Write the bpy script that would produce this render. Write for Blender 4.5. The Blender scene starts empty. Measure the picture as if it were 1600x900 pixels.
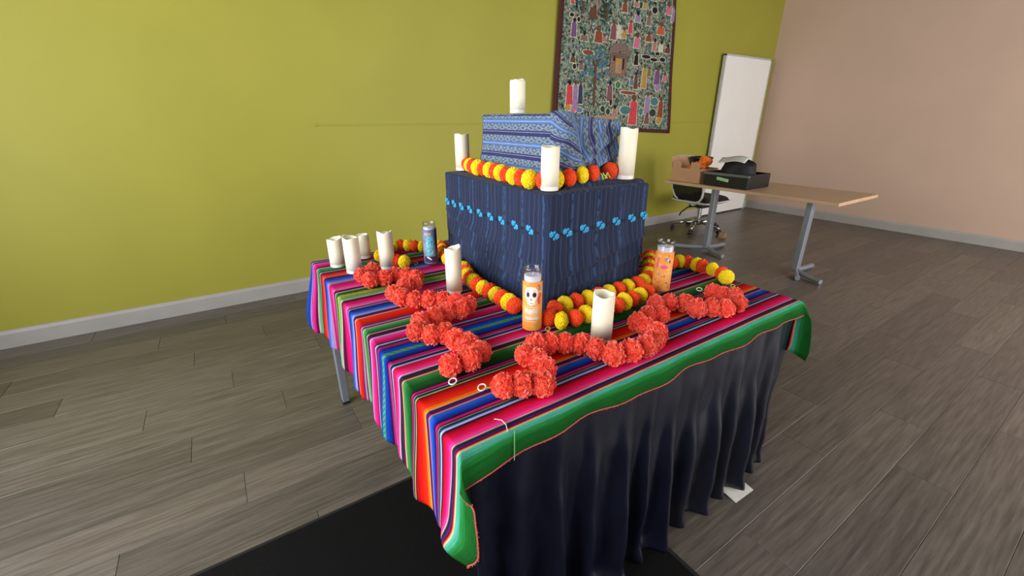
import bpy, math, random
from mathutils import Vector, Matrix, noise
PI = math.pi
random.seed(7)
S = bpy.context.scene
COL = S.collection

# ------------------------------------------------------------------ camera
cam_d = bpy.data.cameras.new('camera')
cam_d.sensor_width = 36.0
cam_d.lens = 36.0 * 676.0 / 1600.0
cam_d.clip_start = 0.02
cam = bpy.data.objects.new('camera', cam_d)
COL.objects.link(cam)
cam.location = (-0.291, -0.612, 1.346)
cam.rotation_euler = (math.radians(90 - 21.42), 0, math.radians(-33.74))
S.camera = cam

# ------------------------------------------------------------------ world and light
W = bpy.data.worlds.new('daylight'); S.world = W; W.use_nodes = True
bg = W.node_tree.nodes['Background']
bg.inputs[0].default_value = (0.80, 0.88, 1.0, 1); bg.inputs[1].default_value = 1.0

def area(name, loc, rot, sx, sy, power, col=(1, 1, 1)):
    d = bpy.data.lights.new(name, 'AREA'); d.shape = 'RECTANGLE'; d.size = sx; d.size_y = sy
    d.energy = power; d.color = col
    o = bpy.data.objects.new(name, d); COL.objects.link(o); o.location = loc
    o.rotation_euler = [math.radians(a) for a in rot]
    return o
# daylight entering at the shop windows in the left wall and in the wall behind the camera
area('window_daylight', (-2.32, 0.35, 1.60), (0, -90, 0), 2.1, 3.0, 142, (0.95, 0.97, 1.0))
area('shopfront_daylight', (3.8, -3.10, 1.45), (90, 0, 0), 5.2, 2.3, 165, (1.0, 0.97, 0.93))
S.view_settings.view_transform = 'Standard'
S.view_settings.look = 'None'
S.view_settings.gamma = 1.0
S.view_settings.use_curve_mapping = False
S.view_settings.exposure = 0.28

# ------------------------------------------------------------------ helpers
def lin(c):
    return tuple((x / 12.92 if x <= 0.04045 else ((x + 0.055) / 1.055) ** 2.4) for x in c) + (1.0,)

class NT:
    """small helper round a node tree"""
    def __init__(s, name):
        s.m = bpy.data.materials.new(name); s.m.use_nodes = True
        s.t = s.m.node_tree; s.b = s.t.nodes['Principled BSDF']; s.out = s.t.nodes['Material Output']
    def n(s, typ, **kw):
        nd = s.t.nodes.new(typ)
        for k, v in kw.items(): setattr(nd, k, v)
        return nd
    def l(s, a, b): s.t.links.new(a, b)
    def math(s, op, a, b=None, clamp=False):
        nd = s.n('ShaderNodeMath', operation=op, use_clamp=clamp)
        for i, x in enumerate((a, b)):
            if x is None: continue
            if isinstance(x, (int, float)): nd.inputs[i].default_value = x
            else: s.l(x, nd.inputs[i])
        return nd.outputs[0]
    def mix(s, f, a, b, blend='MIX'):
        nd = s.n('ShaderNodeMix', data_type='RGBA', blend_type=blend)
        for i, x in ((0, f), (6, a), (7, b)):
            if isinstance(x, (int, float)): nd.inputs[i].default_value = x
            elif isinstance(x, tuple): nd.inputs[i].default_value = x
            else: s.l(x, nd.inputs[i])
        return nd.outputs[2]
    def ramp(s, fac, stops, interp='LINEAR'):
        nd = s.n('ShaderNodeValToRGB'); cr = nd.color_ramp; cr.interpolation = interp
        while len(cr.elements) < len(stops): cr.elements.new(0.5)
        for e, (p, c) in zip(cr.elements, stops): e.position = p
        for e, (p, c) in zip(cr.elements, stops): e.position = p; e.color = c
        s.l(fac, nd.inputs[0]); return nd.outputs[0]
    def coords(s, kind='Object'): return s.n('ShaderNodeTexCoord').outputs[kind]
    def mapping(s, vec, scale=(1, 1, 1), loc=(0, 0, 0)):
        nd = s.n('ShaderNodeMapping'); nd.inputs['Scale'].default_value = scale; nd.inputs['Location'].default_value = loc
        s.l(vec, nd.inputs[0]); return nd.outputs[0]
    def noise(s, vec, scale, detail=2.0, rough=0.5):
        nd = s.n('ShaderNodeTexNoise'); nd.inputs['Scale'].default_value = scale
        nd.inputs['Detail'].default_value = detail; nd.inputs['Roughness'].default_value = rough
        if vec is not None: s.l(vec, nd.inputs[0])
        return nd.outputs[0]
    def bump(s, h, strength=0.2, dist=0.01):
        nd = s.n('ShaderNodeBump'); nd.inputs['Strength'].default_value = strength; nd.inputs['Distance'].default_value = dist
        s.l(h, nd.inputs['Height']); s.l(nd.outputs[0], s.b.inputs['Normal'])
    def set(s, **kw):
        names = dict(rough='Roughness', metal='Metallic', spec='Specular IOR Level', trans='Transmission Weight', ior='IOR',
                     sheen='Sheen Weight', alpha='Alpha', sss='Subsurface Weight', coat='Coat Weight')
        for k, v in kw.items(): s.b.inputs[names[k]].default_value = v
        return s
    def base(s, c):
        if isinstance(c, tuple): s.b.inputs[0].default_value = c
        else: s.l(c, s.b.inputs[0])
        return s

MATS = {}
def plain(name, rgb, rough=0.6, var=0.08, scale=30, **kw):
    """plain painted or dyed surface with a little mottling"""
    if name in MATS: return MATS[name]
    t = NT(name); c = lin(rgb)
    nz = t.noise(t.coords(), scale, 3)
    lo = tuple(x * (1 - var) for x in c[:3]) + (1,); hi = tuple(min(1, x * (1 + var)) for x in c[:3]) + (1,)
    t.base(t.ramp(nz, [(0.3, lo), (0.7, hi)])); t.set(rough=rough, **kw)
    MATS[name] = t.m; return t.m

ORG = {}
def world_org(o): return ORG.get(o.name, Vector((0, 0, 0)))
def empty(name, loc, label=None, cat=None, group=None):
    o = bpy.data.objects.new(name, None); COL.objects.link(o); o.location = loc; o.empty_display_size = 0.05
    ORG[o.name] = Vector(loc)
    if label: tag(o, label, cat, group)
    return o
def tag(o, label=None, cat=None, group=None, kind=None):
    if label: o['label'] = label
    if cat: o['category'] = cat
    if group: o['group'] = group
    if kind: o['kind'] = kind
    return o
def child(o, parent):
    o.parent = parent; return o

class MB:
    """collects world-space faces for one mesh object"""
    def __init__(s): s.v = []; s.f = []; s.uv = []; s.mi = []
    def add(s, vs, fs, uvs=None, mi=0):
        k = len(s.v); s.v += [tuple(p) for p in vs]
        for i, f in enumerate(fs):
            s.f.append([k + j for j in f]); s.mi.append(mi)
            s.uv.append([uvs[j] for j in f] if uvs else None)
        return s
    def box(s, c, d, rz=0.0, M=None, mi=0):
        hx, hy, hz = d[0] / 2, d[1] / 2, d[2] / 2
        R = M if M is not None else Matrix.Rotation(rz, 3, 'Z')
        vs = [Vector(c) + R @ Vector((x * hx, y * hy, z * hz)) for z in (-1, 1) for x, y in ((-1, -1), (1, -1), (1, 1), (-1, 1))]
        return s.add(vs, [(3, 2, 1, 0), (4, 5, 6, 7), (0, 1, 5, 4), (1, 2, 6, 5), (2, 3, 7, 6), (3, 0, 4, 7)], mi=mi)
    def lathe(s, prof, c=(0, 0, 0), n=24, R=None, mi=0, cap=True, rim=None):
        """profile of (r, z) turned about z"""
        vs = []
        for k, (r, z) in enumerate(prof):
            for i in range(n):
                a = 2 * PI * i / n; zz = z + (rim(a, k) if rim else 0)
                p = Vector((r * math.cos(a), r * math.sin(a), zz))
                vs.append(Vector(c) + (R @ p if R is not None else p))
        fs = []
        for k in range(len(prof) - 1):
            for i in range(n):
                j = (i + 1) % n; fs.append((k * n + i, k * n + j, (k + 1) * n + j, (k + 1) * n + i))
        if cap:
            fs.append(tuple(range(n))[::-1]); fs.append(tuple((len(prof) - 1) * n + i for i in range(n)))
        return s.add(vs, fs, mi=mi)
    def tube(s, pts, r, n=8, mi=0, closed=False):
        pts = [Vector(p) for p in pts]; m = len(pts); rr = r if isinstance(r, (list, tuple)) else [r] * m
        vs = []; up = None
        for k, p in enumerate(pts):
            a = pts[(k - 1) % m] if (closed or k > 0) else p; b = pts[(k + 1) % m] if (closed or k < m - 1) else p
            d = (b - a).normalized()
            if up is None: up = d.orthogonal().normalized()
            up = (up - d * up.dot(d)).normalized(); w = d.cross(up)
            for i in range(n):
                t = 2 * PI * i / n; vs.append(p + (up * math.cos(t) + w * math.sin(t)) * rr[k])
        fs = []
        for k in range(m if closed else m - 1):
            k2 = (k + 1) % m
            for i in range(n):
                j = (i + 1) % n; fs.append((k * n + i, k * n + j, k2 * n + j, k2 * n + i))
        if not closed: fs.append(tuple(range(n))[::-1]); fs.append(tuple((m - 1) * n + i for i in range(n)))
        return s.add(vs, fs, mi=mi)
    def grid(s, fn, nu, nv, uvfn=None, mi=0, us=None, vs_=None, flip=False):
        us = us or [i / (nu - 1) for i in range(nu)]; vv = vs_ or [j / (nv - 1) for j in range(nv)]
        nu = len(us); nv = len(vv)
        P = [fn(u, v) for v in vv for u in us]; U = [uvfn(u, v) if uvfn else (u, v) for v in vv for u in us]
        fs = []
        for j in range(nv - 1):
            for i in range(nu - 1):
                q = (j * nu + i, j * nu + i + 1, (j + 1) * nu + i + 1, (j + 1) * nu + i)
                fs.append(q[::-1] if flip else q)
        return s.add(P, fs, U, mi)
    def prism(s, poly, O, ax, ay, depth, mi=0):
        """2d outline in the frame (O, ax, ay), given thickness along ax x ay"""
        ax = Vector(ax); ay = Vector(ay); az = ax.cross(ay).normalized() * depth; O = Vector(O); n = len(poly)
        b = [O + ax * x + ay * y for x, y in poly]; t = [p + az for p in b]
        fs = [tuple(range(n))[::-1], tuple(range(n, 2 * n))] + [(i, (i + 1) % n, n + (i + 1) % n, n + i) for i in range(n)]
        return s.add(b + t, fs, mi=mi)
    def build(s, name, mat, parent=None, smooth=False, origin=None, bevel=0, solid=0, subsurf=0):
        org = world_org(parent) if parent else Vector(origin or (0, 0, 0))
        me = bpy.data.meshes.new(name)
        me.from_pydata([tuple(Vector(p) - org) for p in s.v], [], s.f)
        for m in (mat if isinstance(mat, (list, tuple)) else [mat]): me.materials.append(m)
        for p, mi in zip(me.polygons, s.mi): p.material_index = mi; p.use_smooth = smooth
        if any(u is not None for u in s.uv):
            L = me.uv_layers.new(name='UVMap'); k = 0
            for f, u in zip(s.f, s.uv):
                for j in range(len(f)): L.data[k].uv = u[j] if u else (0, 0); k += 1
        me.update()
        o = bpy.data.objects.new(name, me); COL.objects.link(o)
        if parent: o.parent = parent
        else: o.location = org
        ORG[o.name] = org
        if solid: d = o.modifiers.new('solid', 'SOLIDIFY'); d.thickness = solid; d.offset = -1
        if bevel: d = o.modifiers.new('bevel', 'BEVEL'); d.width = bevel; d.segments = 2; d.limit_method = 'ANGLE'
        if subsurf: d = o.modifiers.new('sub', 'SUBSURF'); d.levels = d.render_levels = subsurf
        return o

def smooth01(x):
    x = min(1, max(0, x)); return x * x * (3 - 2 * x)
def fbm(x, y, z=0.0): return noise.fractal(Vector((x, y, z)), 1.0, 2.0, 3)

# ------------------------------------------------------------------ room shell
WY = 3.15            # back wall face
X0, X1, Y0, H = -2.40, 6.80, -3.20, 3.20
def wall_mat():
    t = NT('green_wall_paint'); co = t.coords()
    nz = t.noise(co, 1.3, 3); c = t.ramp(nz, [(0.3, lin((0.625, 0.605, 0.225))), (0.7, lin((0.655, 0.632, 0.238)))])
    t.base(c).set(rough=0.55, spec=0.35); t.bump(t.noise(co, 160, 2), 0.12, 0.002); return t.m
M_green = wall_mat()
M_beige = plain('beige_wall_paint', (0.80, 0.68, 0.60), 0.7, 0.03, 2)
M_white = plain('grey_white_paint', (0.62, 0.61, 0.59), 0.6, 0.03, 4)
M_base = plain('baseboard_paint', (0.66, 0.64, 0.62), 0.5, 0.05, 6)
M_alu = plain('window_aluminium', (0.62, 0.63, 0.65), 0.35, 0.05, 20, metal=0.8)
t = NT('window_glass'); t.base((1, 1, 1, 1)).set(rough=0.0, trans=1.0, ior=1.02); M_pane = t.m

def structure(mb, name, mat, **kw):
    return tag(mb.build(name, mat, **kw), kind='structure')
structure(MB().box(((X0 + X1) / 2, WY + 0.06, H / 2), (X1 - X0 + 0.3, 0.12, H)), 'wall_back', M_green)
structure(MB().box((X1 + 0.06, (Y0 + WY) / 2, H / 2), (0.12, WY - Y0, H)), 'wall_right', M_beige)
structure(MB().box(((X0 + X1) / 2, (Y0 + WY) / 2, H + 0.05), (X1 - X0 + 0.3, WY - Y0 + 0.3, 0.1)), 'ceiling', plain('grey_ceiling', (0.42, 0.41, 0.40), 0.9, 0.05, 5))
# left wall: shop windows between a parapet, a header and piers
wy0, wy1, wz0, wz1 = -1.20, 1.90, 0.50, 2.70
m = MB()
m.box((X0 - 0.06, (Y0 + WY) / 2, wz0 / 2), (0.12, WY - Y0, wz0))
m.box((X0 - 0.06, (Y0 + WY) / 2, (wz1 + H) / 2), (0.12, WY - Y0, H - wz1))
m.box((X0 - 0.06, (Y0 + wy0) / 2, (wz0 + wz1) / 2), (0.12, wy0 - Y0, wz1 - wz0))
m.box((X0 - 0.06, (wy1 + WY) / 2, (wz0 + wz1) / 2), (0.12, WY - wy1, wz1 - wz0))
structure(m, 'wall_left', M_white)
def window(name, O, ax, wid, z0, z1, cols):
    """frame and panes in the plane through O along ax"""
    ax = Vector(ax); O = Vector(O); rz = math.atan2(ax.y, ax.x); f = MB()
    for z in (z0 + 0.03, z1 - 0.03): f.box(O + ax * wid / 2 + Vector((0, 0, z)), (wid, 0.07, 0.06), rz)
    for k in range(cols + 1): f.box(O + ax * (0.03 + (wid - 0.06) * k / cols) + Vector((0, 0, (z0 + z1) / 2)), (0.06, 0.07, z1 - z0 - 0.12), rz)
    w = structure(f, name, M_alu)
    for k in range(cols):
        cw = (wid - 0.06) / cols
        MB().box(O + ax * (0.03 + cw * (k + 0.5)) + Vector((0, 0, (z0 + z1) / 2)), (cw - 0.06, 0.008, z1 - z0 - 0.12), rz).build('pane', M_pane, w)
window('window_1', (X0 - 0.06, wy0, 0), (0, 1, 0), wy1 - wy0, wz0, wz1, 3)
fx0, fx1 = 1.1, 6.5
m = MB()
m.box(((X0 + X1) / 2, Y0 - 0.06, wz0 / 2), (X1 - X0, 0.12, wz0))
m.box(((X0 + X1) / 2, Y0 - 0.06, (wz1 + H) / 2), (X1 - X0, 0.12, H - wz1))
m.box(((X0 + fx0) / 2, Y0 - 0.06, (wz0 + wz1) / 2), (fx0 - X0, 0.12, wz1 - wz0))
m.box(((fx1 + X1) / 2, Y0 - 0.06, (wz0 + wz1) / 2), (X1 - fx1, 0.12, wz1 - wz0))
structure(m, 'wall_front', M_white)
window('window_2', (fx0, Y0 - 0.06, 0), (1, 0, 0), fx1 - fx0, wz0, wz1, 4)
# baseboards and the painted seam batten on the green wall
def baseboard(name, a, b, nrm):
    a = Vector(a); b = Vector(b); n = Vector(nrm); m = MB(); d = (b - a)
    prof = [(0, 0), (0.016, 0), (0.016, 0.092), (0.010, 0.108), (0.004, 0.114), (0, 0.114)]
    vs = [a + n * x + Vector((0, 0, z)) for x, z in prof] + [b + n * x + Vector((0, 0, z)) for x, z in prof]; k = len(prof)
    m.add(vs, [(i, (i + 1) % k, k + (i + 1) % k, k + i) for i in range(k)] + [tuple(range(k)), tuple(range(k, 2 * k))[::-1]])
    structure(m, name, M_base)
baseboard('baseboard_back', (X0, WY, 0), (X1, WY, 0), (0, -1, 0))
baseboard('baseboard_right', (X1, WY - 0.02, 0), (X1, Y0, 0), (-1, 0, 0))
m = MB(); m.box((2.98, WY - 0.0025, 1.297), (5.11, 0.005, 0.012)); m.box((0.42, WY - 0.004, 1.297), (0.022, 0.008, 0.022))
structure(m, 'trim_1', M_green, bevel=0.002)

# floor of wood-look planks, each plank its own piece
def plank_mat():
    t = NT('wood_plank'); co = t.coords('Object'); rnd = t.n('ShaderNodeObjectInfo').outputs['Random']
    off = t.n('ShaderNodeCombineXYZ'); t.l(t.math('MULTIPLY', rnd, 37.0), off.inputs[0]); t.l(t.math('MULTIPLY', rnd, 11.0), off.inputs[2])
    ad = t.n('ShaderNodeVectorMath', operation='ADD'); t.l(co, ad.inputs[0]); t.l(off.outputs[0], ad.inputs[1])
    g = t.noise(t.mapping(ad.outputs[0], (1.6, 26, 1)), 3.0, 5, 0.6)
    c = t.ramp(g, [(0.28, lin((0.310, 0.283, 0.258))), (0.55, lin((0.410, 0.380, 0.350))), (0.78, lin((0.480, 0.450, 0.420)))])
    tint = t.ramp(rnd, [(0.0, (0.74, 0.74, 0.74, 1)), (1.0, (1.12, 1.10, 1.08, 1))])
    t.base(t.mix(1.0, c, tint, 'MULTIPLY')).set(rough=0.36, spec=0.5); t.bump(g, 0.10, 0.002); return t.m
M_plank = plank_mat()
fl = structure(MB().box(((X0 + X1) / 2, (Y0 + WY) / 2, -0.06), (X1 - X0 + 0.3, WY - Y0 + 0.3, 0.10)), 'floor', plain('subfloor', (0.10, 0.09, 0.08), 0.9))
pw, pl = 0.183, 1.22
meshes = {}
def plank_mesh(L, w):
    k = (round(L, 2), round(w, 3))
    if k in meshes: return meshes[k]
    g = 0.0005; m = MB(); hx, hy = L / 2 - g, w / 2 - g; b = 0.0012
    vs = [(-hx, -hy, -0.010), (hx, -hy, -0.010), (hx, hy, -0.010), (-hx, hy, -0.010), (-hx, -hy, -b), (hx, -hy, -b), (hx, hy, -b), (-hx, hy, -b),
          (-hx + b, -hy + b, 0), (hx - b, -hy + b, 0), (hx - b, hy - b, 0), (-hx + b, hy - b, 0)]
    me = bpy.data.meshes.new('plank')
    me.from_pydata(vs, [], [(3, 2, 1, 0), (0, 1, 5, 4), (1, 2, 6, 5), (2, 3, 7, 6), (3, 0, 4, 7), (4, 5, 9, 8), (5, 6, 10, 9), (6, 7, 11, 10), (7, 4, 8, 11), (8, 9, 10, 11)])
    me.materials.append(M_plank); meshes[k] = me; return me
y = WY - pw / 2; row = 0
while y > Y0:
    x = X0 - [0.0, 0.48, 0.85, 0.27, 0.66][row % 5]
    while x < X1:
        a = max(x, X0); b_ = min(x + pl, X1)
        if b_ - a > 0.03:
            o = bpy.data.objects.new('plank', plank_mesh(b_ - a, pw)); COL.objects.link(o)
            o.location = ((a + b_) / 2, y, 0); o.parent = fl
        x += pl
    y -= pw; row += 1

# black floor mat under the table
def mat_mat():
    t = NT('black_carpet'); co = t.coords(); n = t.noise(co, 260, 3, 0.7)
    t.base(t.ramp(n, [(0.35, lin((0.045, 0.042, 0.042))), (0.75, lin((0.115, 0.110, 0.108)))])).set(rough=0.95, spec=0.1)
    t.bump(n, 0.6, 0.004); return t.m
mt = empty('floor_mat', (-0.4, -0.2, 0), 'black carpet floor mat lying under the front half of the striped table', 'mat')
MB().box((-0.432, -0.43, 0.005), (2.276, 2.296, 0.006)).build('carpet', mat_mat(), mt)
m = MB()
for a, b_ in (((-1.59, 0.737), (0.726, 0.737)), ((0.726, 0.737), (0.726, -1.60)), ((0.726, -1.60), (-1.59, -1.60)), ((-1.59, -1.60), (-1.59, 0.737))):
    a = Vector((*a, 0)); b_ = Vector((*b_, 0)); d = (b_ - a).normalized(); n = Vector((d.y, -d.x, 0))
    m.add([a, b_, b_ + n * 0.022 - d * 0.022, a + n * 0.022 + d * 0.022, b_ + n * 0.022 - d * 0.022 + Vector((0, 0, 0.008)), a + n * 0.022 + d * 0.022 + Vector((0, 0, 0.008))],
          [(0, 1, 4, 5), (0, 3, 2, 1), (2, 3, 5, 4), (1, 2, 4), (0, 5, 3)])
m.build('rubber_edge', plain('black_rubber', (0.07, 0.07, 0.07), 0.7), mt)

# ------------------------------------------------------------------ table
TW, TD, T = 1.352, 1.448, 0.735
tb = empty('folding_table', (TW / 2, TD / 2, 0), 'square table with grey metal legs under the striped cloth', 'table')
MB().box((TW / 2, TD / 2, T - 0.0125), (TW - 0.006, TD - 0.006, 0.025)).build('tabletop', plain('laminate', (0.55, 0.54, 0.52), 0.5), tb, bevel=0.004)
M_leg = plain('grey_powder_coat', (0.56, 0.58, 0.62), 0.38, 0.04, 40, metal=0.35)
m = MB()
for c, d in (((TW / 2, 0.07, 0.69), (TW - 0.14, 0.03, 0.04)), ((TW / 2, TD - 0.07, 0.69), (TW - 0.14, 0.03, 0.04)), ((0.07, TD / 2, 0.69), (0.03, TD - 0.14, 0.04)), ((TW - 0.07, TD / 2, 0.69), (0.03, TD - 0.14, 0.04))):
    m.box(c, d)
m.build('apron_frame', M_leg, tb)
for lx in (0.028, TW - 0.045):
    for ly in (0.06, TD - 0.062):
        if ly < 0.5: lx = 0.15 if lx < 0.5 else TW - 0.15; ly = 0.16
        else: lx = 0.028 if lx < 0.5 else TW - 0.045
        m = MB(); a, b = 0.024, 0.017
        vs = [Vector((lx + sx * a, ly + sy * a, 0.711)) for sx, sy in ((-1, -1), (1, -1), (1, 1), (-1, 1))] + [Vector((lx + sx * b, ly + sy * b, 0.012)) for sx, sy in ((-1, -1), (1, -1), (1, 1), (-1, 1))]
        m.add(vs, [(0, 1, 2, 3), (7, 6, 5, 4), (1, 0, 4, 5), (2, 1, 5, 6), (3, 2, 6, 7), (0, 3, 7, 4)])
        lg = m.build('leg', M_leg, tb, bevel=0.004)
        MB().box((lx, ly, 0.006), (0.036, 0.036, 0.012)).build('foot_cap', plain('black_rubber', (0.07, 0.07, 0.07), 0.7), lg)

# ------------------------------------------------------------------ striped cloth
STRIPES=[(-0.0242,[(0.07,0.28,0.10),(0.10,0.38,0.14)]),(-0.0117,[(0.11,0.43,0.17),(0.18,0.53,0.28)]),(-0.0005,[(0.25,0.62,0.5),(0.35,0.7,0.6)]),(0.003,[(0.75,0.75,0.6)]),(0.006,[(0.95,0.4,0.15),(0.8,0.15,0.1)]),(0.0095,[(0.4,0.05,0.15)]),(0.0137,[(0.33,0.1,0.42)]),(0.0218,[(0.08,0.12,0.14),(0.12,0.25,0.2)]),(0.0246,[(0.85,0.65,0.72)]),(0.0663,[(0.97,0.3,0.62),(0.95,0.1,0.42),(0.85,0.04,0.2),(0.5,0.02,0.12)]),(0.0712,[(0.25,0.02,0.12)]),(0.0774,[(0.65,0.72,0.92)]),(0.0857,[(0.15,0.28,0.5),(0.1,0.12,0.22)]),(0.0889,[(0.45,0.55,0.35)]),(0.0925,[(0.3,0.03,0.14)]),(0.1007,[(0.75,0.08,0.42)]),(0.104,[(0.15,0.03,0.15)]),(0.133,[(0.05,0.08,0.4),(0.1,0.28,0.72),(0.15,0.42,0.82)]),(0.137,[(0.88,0.45,0.4)]),(0.1428,[(0.4,0.05,0.25)]),(0.151,[(0.15,0.14,0.42)]),(0.1658,[(0.97,0.6,0.2),(0.96,0.35,0.08)]),(0.2051,[(0.94,0.22,0.06),(0.88,0.08,0.06),(0.6,0.03,0.08)]),(0.2087,[(0.3,0.02,0.1)]),(0.2128,[(0.65,0.68,0.35)]),(0.2207,[(0.12,0.2,0.22)]),(0.2233,[(0.6,0.55,0.6)]),(0.2281,[(0.3,0.05,0.2)]),(0.2356,[(0.75,0.08,0.45)]),(0.2389,[(0.12,0.03,0.1)]),(0.2953,[(0.04,0.22,0.08),(0.1,0.38,0.14),(0.25,0.55,0.3)]),(0.2999,[(0.88,0.65,0.5)]),(0.3074,[(0.4,0.06,0.22)]),(0.32,[(0.08,0.13,0.18),(0.15,0.22,0.25)]),(0.3259,[(0.85,0.65,0.75)]),(0.3674,[(0.97,0.28,0.62),(0.93,0.08,0.36),(0.7,0.03,0.15)]),(0.3745,[(0.65,0.68,0.88)]),(0.3874,[(0.1,0.14,0.28)]),(0.3901,[(0.6,0.6,0.7)]),(0.4049,[(0.68,0.1,0.4)]),(0.4103,[(0.12,0.03,0.1)]),(0.437,[(0.05,0.09,0.4),(0.08,0.26,0.7)]),(0.4549,[(0.2,0.5,0.42),(0.25,0.45,0.4)]),(0.4831,[(0.08,0.28,0.74),(0.05,0.1,0.42)]),(0.4955,[(0.62,0.1,0.35)]),(0.5066,[(0.12,0.16,0.26)]),(0.5152,[(0.62,0.65,0.8)]),(0.5205,[(0.12,0.03,0.1)]),(0.5588,[(0.7,0.04,0.3),(0.85,0.1,0.45),(0.93,0.3,0.62)]),(0.5666,[(0.75,0.6,0.78)]),(0.5904,[(0.28,0.06,0.22)]),(0.5962,[(0.72,0.62,0.62)]),(0.6335,[(0.08,0.3,0.1),(0.18,0.48,0.2),(0.35,0.65,0.38)]),(0.6394,[(0.72,0.62,0.62)]),(0.6477,[(0.4,0.1,0.28)]),(0.6571,[(0.6,0.5,0.6)]),(0.6686,[(0.45,0.12,0.3)]),(0.7192,[(0.75,0.05,0.06),(0.92,0.2,0.1)]),(0.7261,[(0.9,0.6,0.5)]),(0.7465,[(0.3,0.1,0.32)]),(0.7568,[(0.65,0.6,0.8)]),(0.7974,[(0.25,0.5,0.88),(0.1,0.28,0.7),(0.06,0.12,0.45)]),(0.8038,[(0.12,0.03,0.1)]),(0.8144,[(0.55,0.45,0.6)]),(0.8251,[(0.4,0.2,0.38)]),(0.884,[(0.92,0.45,0.7),(0.88,0.1,0.46),(0.68,0.04,0.3)]),(0.9009,[(0.28,0.05,0.2)]),(0.9129,[(0.72,0.62,0.62)]),(0.9375,[(0.42,0.7,0.4),(0.3,0.6,0.28)]),(0.9636,[(0.55,0.58,0.2),(0.4,0.5,0.15)]),(0.9874,[(0.07,0.32,0.1),(0.14,0.42,0.16)]),(0.9963,[(0.72,0.62,0.62)]),(1.0183,[(0.32,0.06,0.22)]),(1.0951,[(0.92,0.4,0.7),(0.88,0.1,0.46),(0.65,0.04,0.3)]),(1.1217,[(0.6,0.48,0.66)]),(1.1695,[(0.3,0.45,0.85),(0.12,0.3,0.72),(0.08,0.14,0.45)]),(1.1874,[(0.28,0.1,0.32)]),(1.2447,[(0.92,0.35,0.3),(0.85,0.15,0.12),(0.5,0.04,0.08)]),(1.2542,[(0.12,0.03,0.1)]),(1.2714,[(0.56,0.48,0.55)]),(1.3268,[(0.1,0.3,0.14),(0.2,0.5,0.28),(0.4,0.6,0.45)]),(1.3332,[(0.72,0.62,0.62)]),(1.3484,[(0.3,0.05,0.22)]),(1.4079,[(0.75,0.04,0.36),(0.95,0.12,0.56),(0.95,0.4,0.7)]),(1.419,[(0.12,0.03,0.1)]),(1.4356,[(0.6,0.48,0.72)]),(1.6,[(0.1,0.2,0.55),(0.1,0.35,0.75),(0.1,0.2,0.5)])]
def stripe_mat():
    t = NT('striped_woven_cloth'); uv = t.coords('UV'); sp = t.n('ShaderNodeSeparateXYZ'); t.l(uv, sp.inputs[0]); u, v = sp.outputs[0], sp.outputs[1]
    # wobble of the weave
    wob = t.noise(t.mapping(uv, (6, 2, 1)), 1.0, 2)
    vv = t.math('ADD', v, t.math('MULTIPLY', t.math('SUBTRACT', wob, 0.5), 0.004))
    groups = []; cur = []; n = 0; v0 = -0.06
    for v1, cols in STRIPES:
        k = max(2, len(cols))
        if n + k > 30: groups.append(cur); cur = []; n = 0
        cs = cols if len(cols) > 1 else [cols[0], cols[0]]
        cur.append((v0, v1, cs)); n += k; v0 = v1
    groups.append(cur)
    col = None
    for g in groups:
        a, b = g[0][0], g[-1][1]; mr = t.n('ShaderNodeMapRange'); mr.inputs[1].default_value = a; mr.inputs[2].default_value = b; t.l(vv, mr.inputs[0])
        stops = []
        for s0, s1, cs in g:
            e = min(0.0012, (s1 - s0) * 0.2)
            for i, c in enumerate(cs):
                p = s0 + e / 2 + (s1 - s0 - e) * i / (len(cs) - 1); stops.append(((p - a) / (b - a), lin(c)))
        c = t.ramp(mr.outputs[0], stops)
        col = c if col is None else t.mix(t.math('GREATER_THAN', vv, a), col, c)
    # small dotted figures inside two of the stripes
    def band(lo, hi): return t.math('MULTIPLY', t.math('GREATER_THAN', vv, lo), t.math('LESS_THAN', vv, hi))
    dash = t.math('GREATER_THAN', t.math('SINE', t.math('ADD', t.math('MULTIPLY', u, 2 * PI / 0.021), t.math('MULTIPLY', v, 420.0))), 0.15)
    col = t.mix(t.math('MULTIPLY', band(0.9395, 0.9600), dash), col, lin((0.80, 0.72, 0.30)))
    col = t.mix(t.math('MULTIPLY', band(0.4400, 0.4525), dash), col, lin((0.30, 0.62, 0.42)))
    # threads
    th = t.noise(t.mapping(uv, (14, 620, 1)), 1.0, 2, 0.7)
    th2 = t.noise(t.mapping(uv, (500, 60, 1)), 1.0, 1, 0.5)
    col = t.mix(1.0, col, t.ramp(th, [(0.3, (0.58, 0.58, 0.58, 1)), (0.7, (1.12, 1.12, 1.12, 1))]), 'MULTIPLY')
    t.base(col).set(rough=0.9, spec=0.08)
    t.bump(t.math('ADD', th, t.math('MULTIPLY', th2, 0.5)), 0.35, 0.0015); return t.m
CZ = 0.7395   # cloth surface on the table
def drop(d, r=0.011):
    q = r * PI / 2
    if d <= 0: return 0.0, 0.0
    if d < q: return r * math.sin(d / r), r * (1 - math.cos(d / r))
    return r, r + d - q
def hang_len(v):
    return 0.284 + 0.006 * math.sin(v * 9 + 0.6) + 0.030 * smooth01((v - 1.0) / 0.4)
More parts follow.
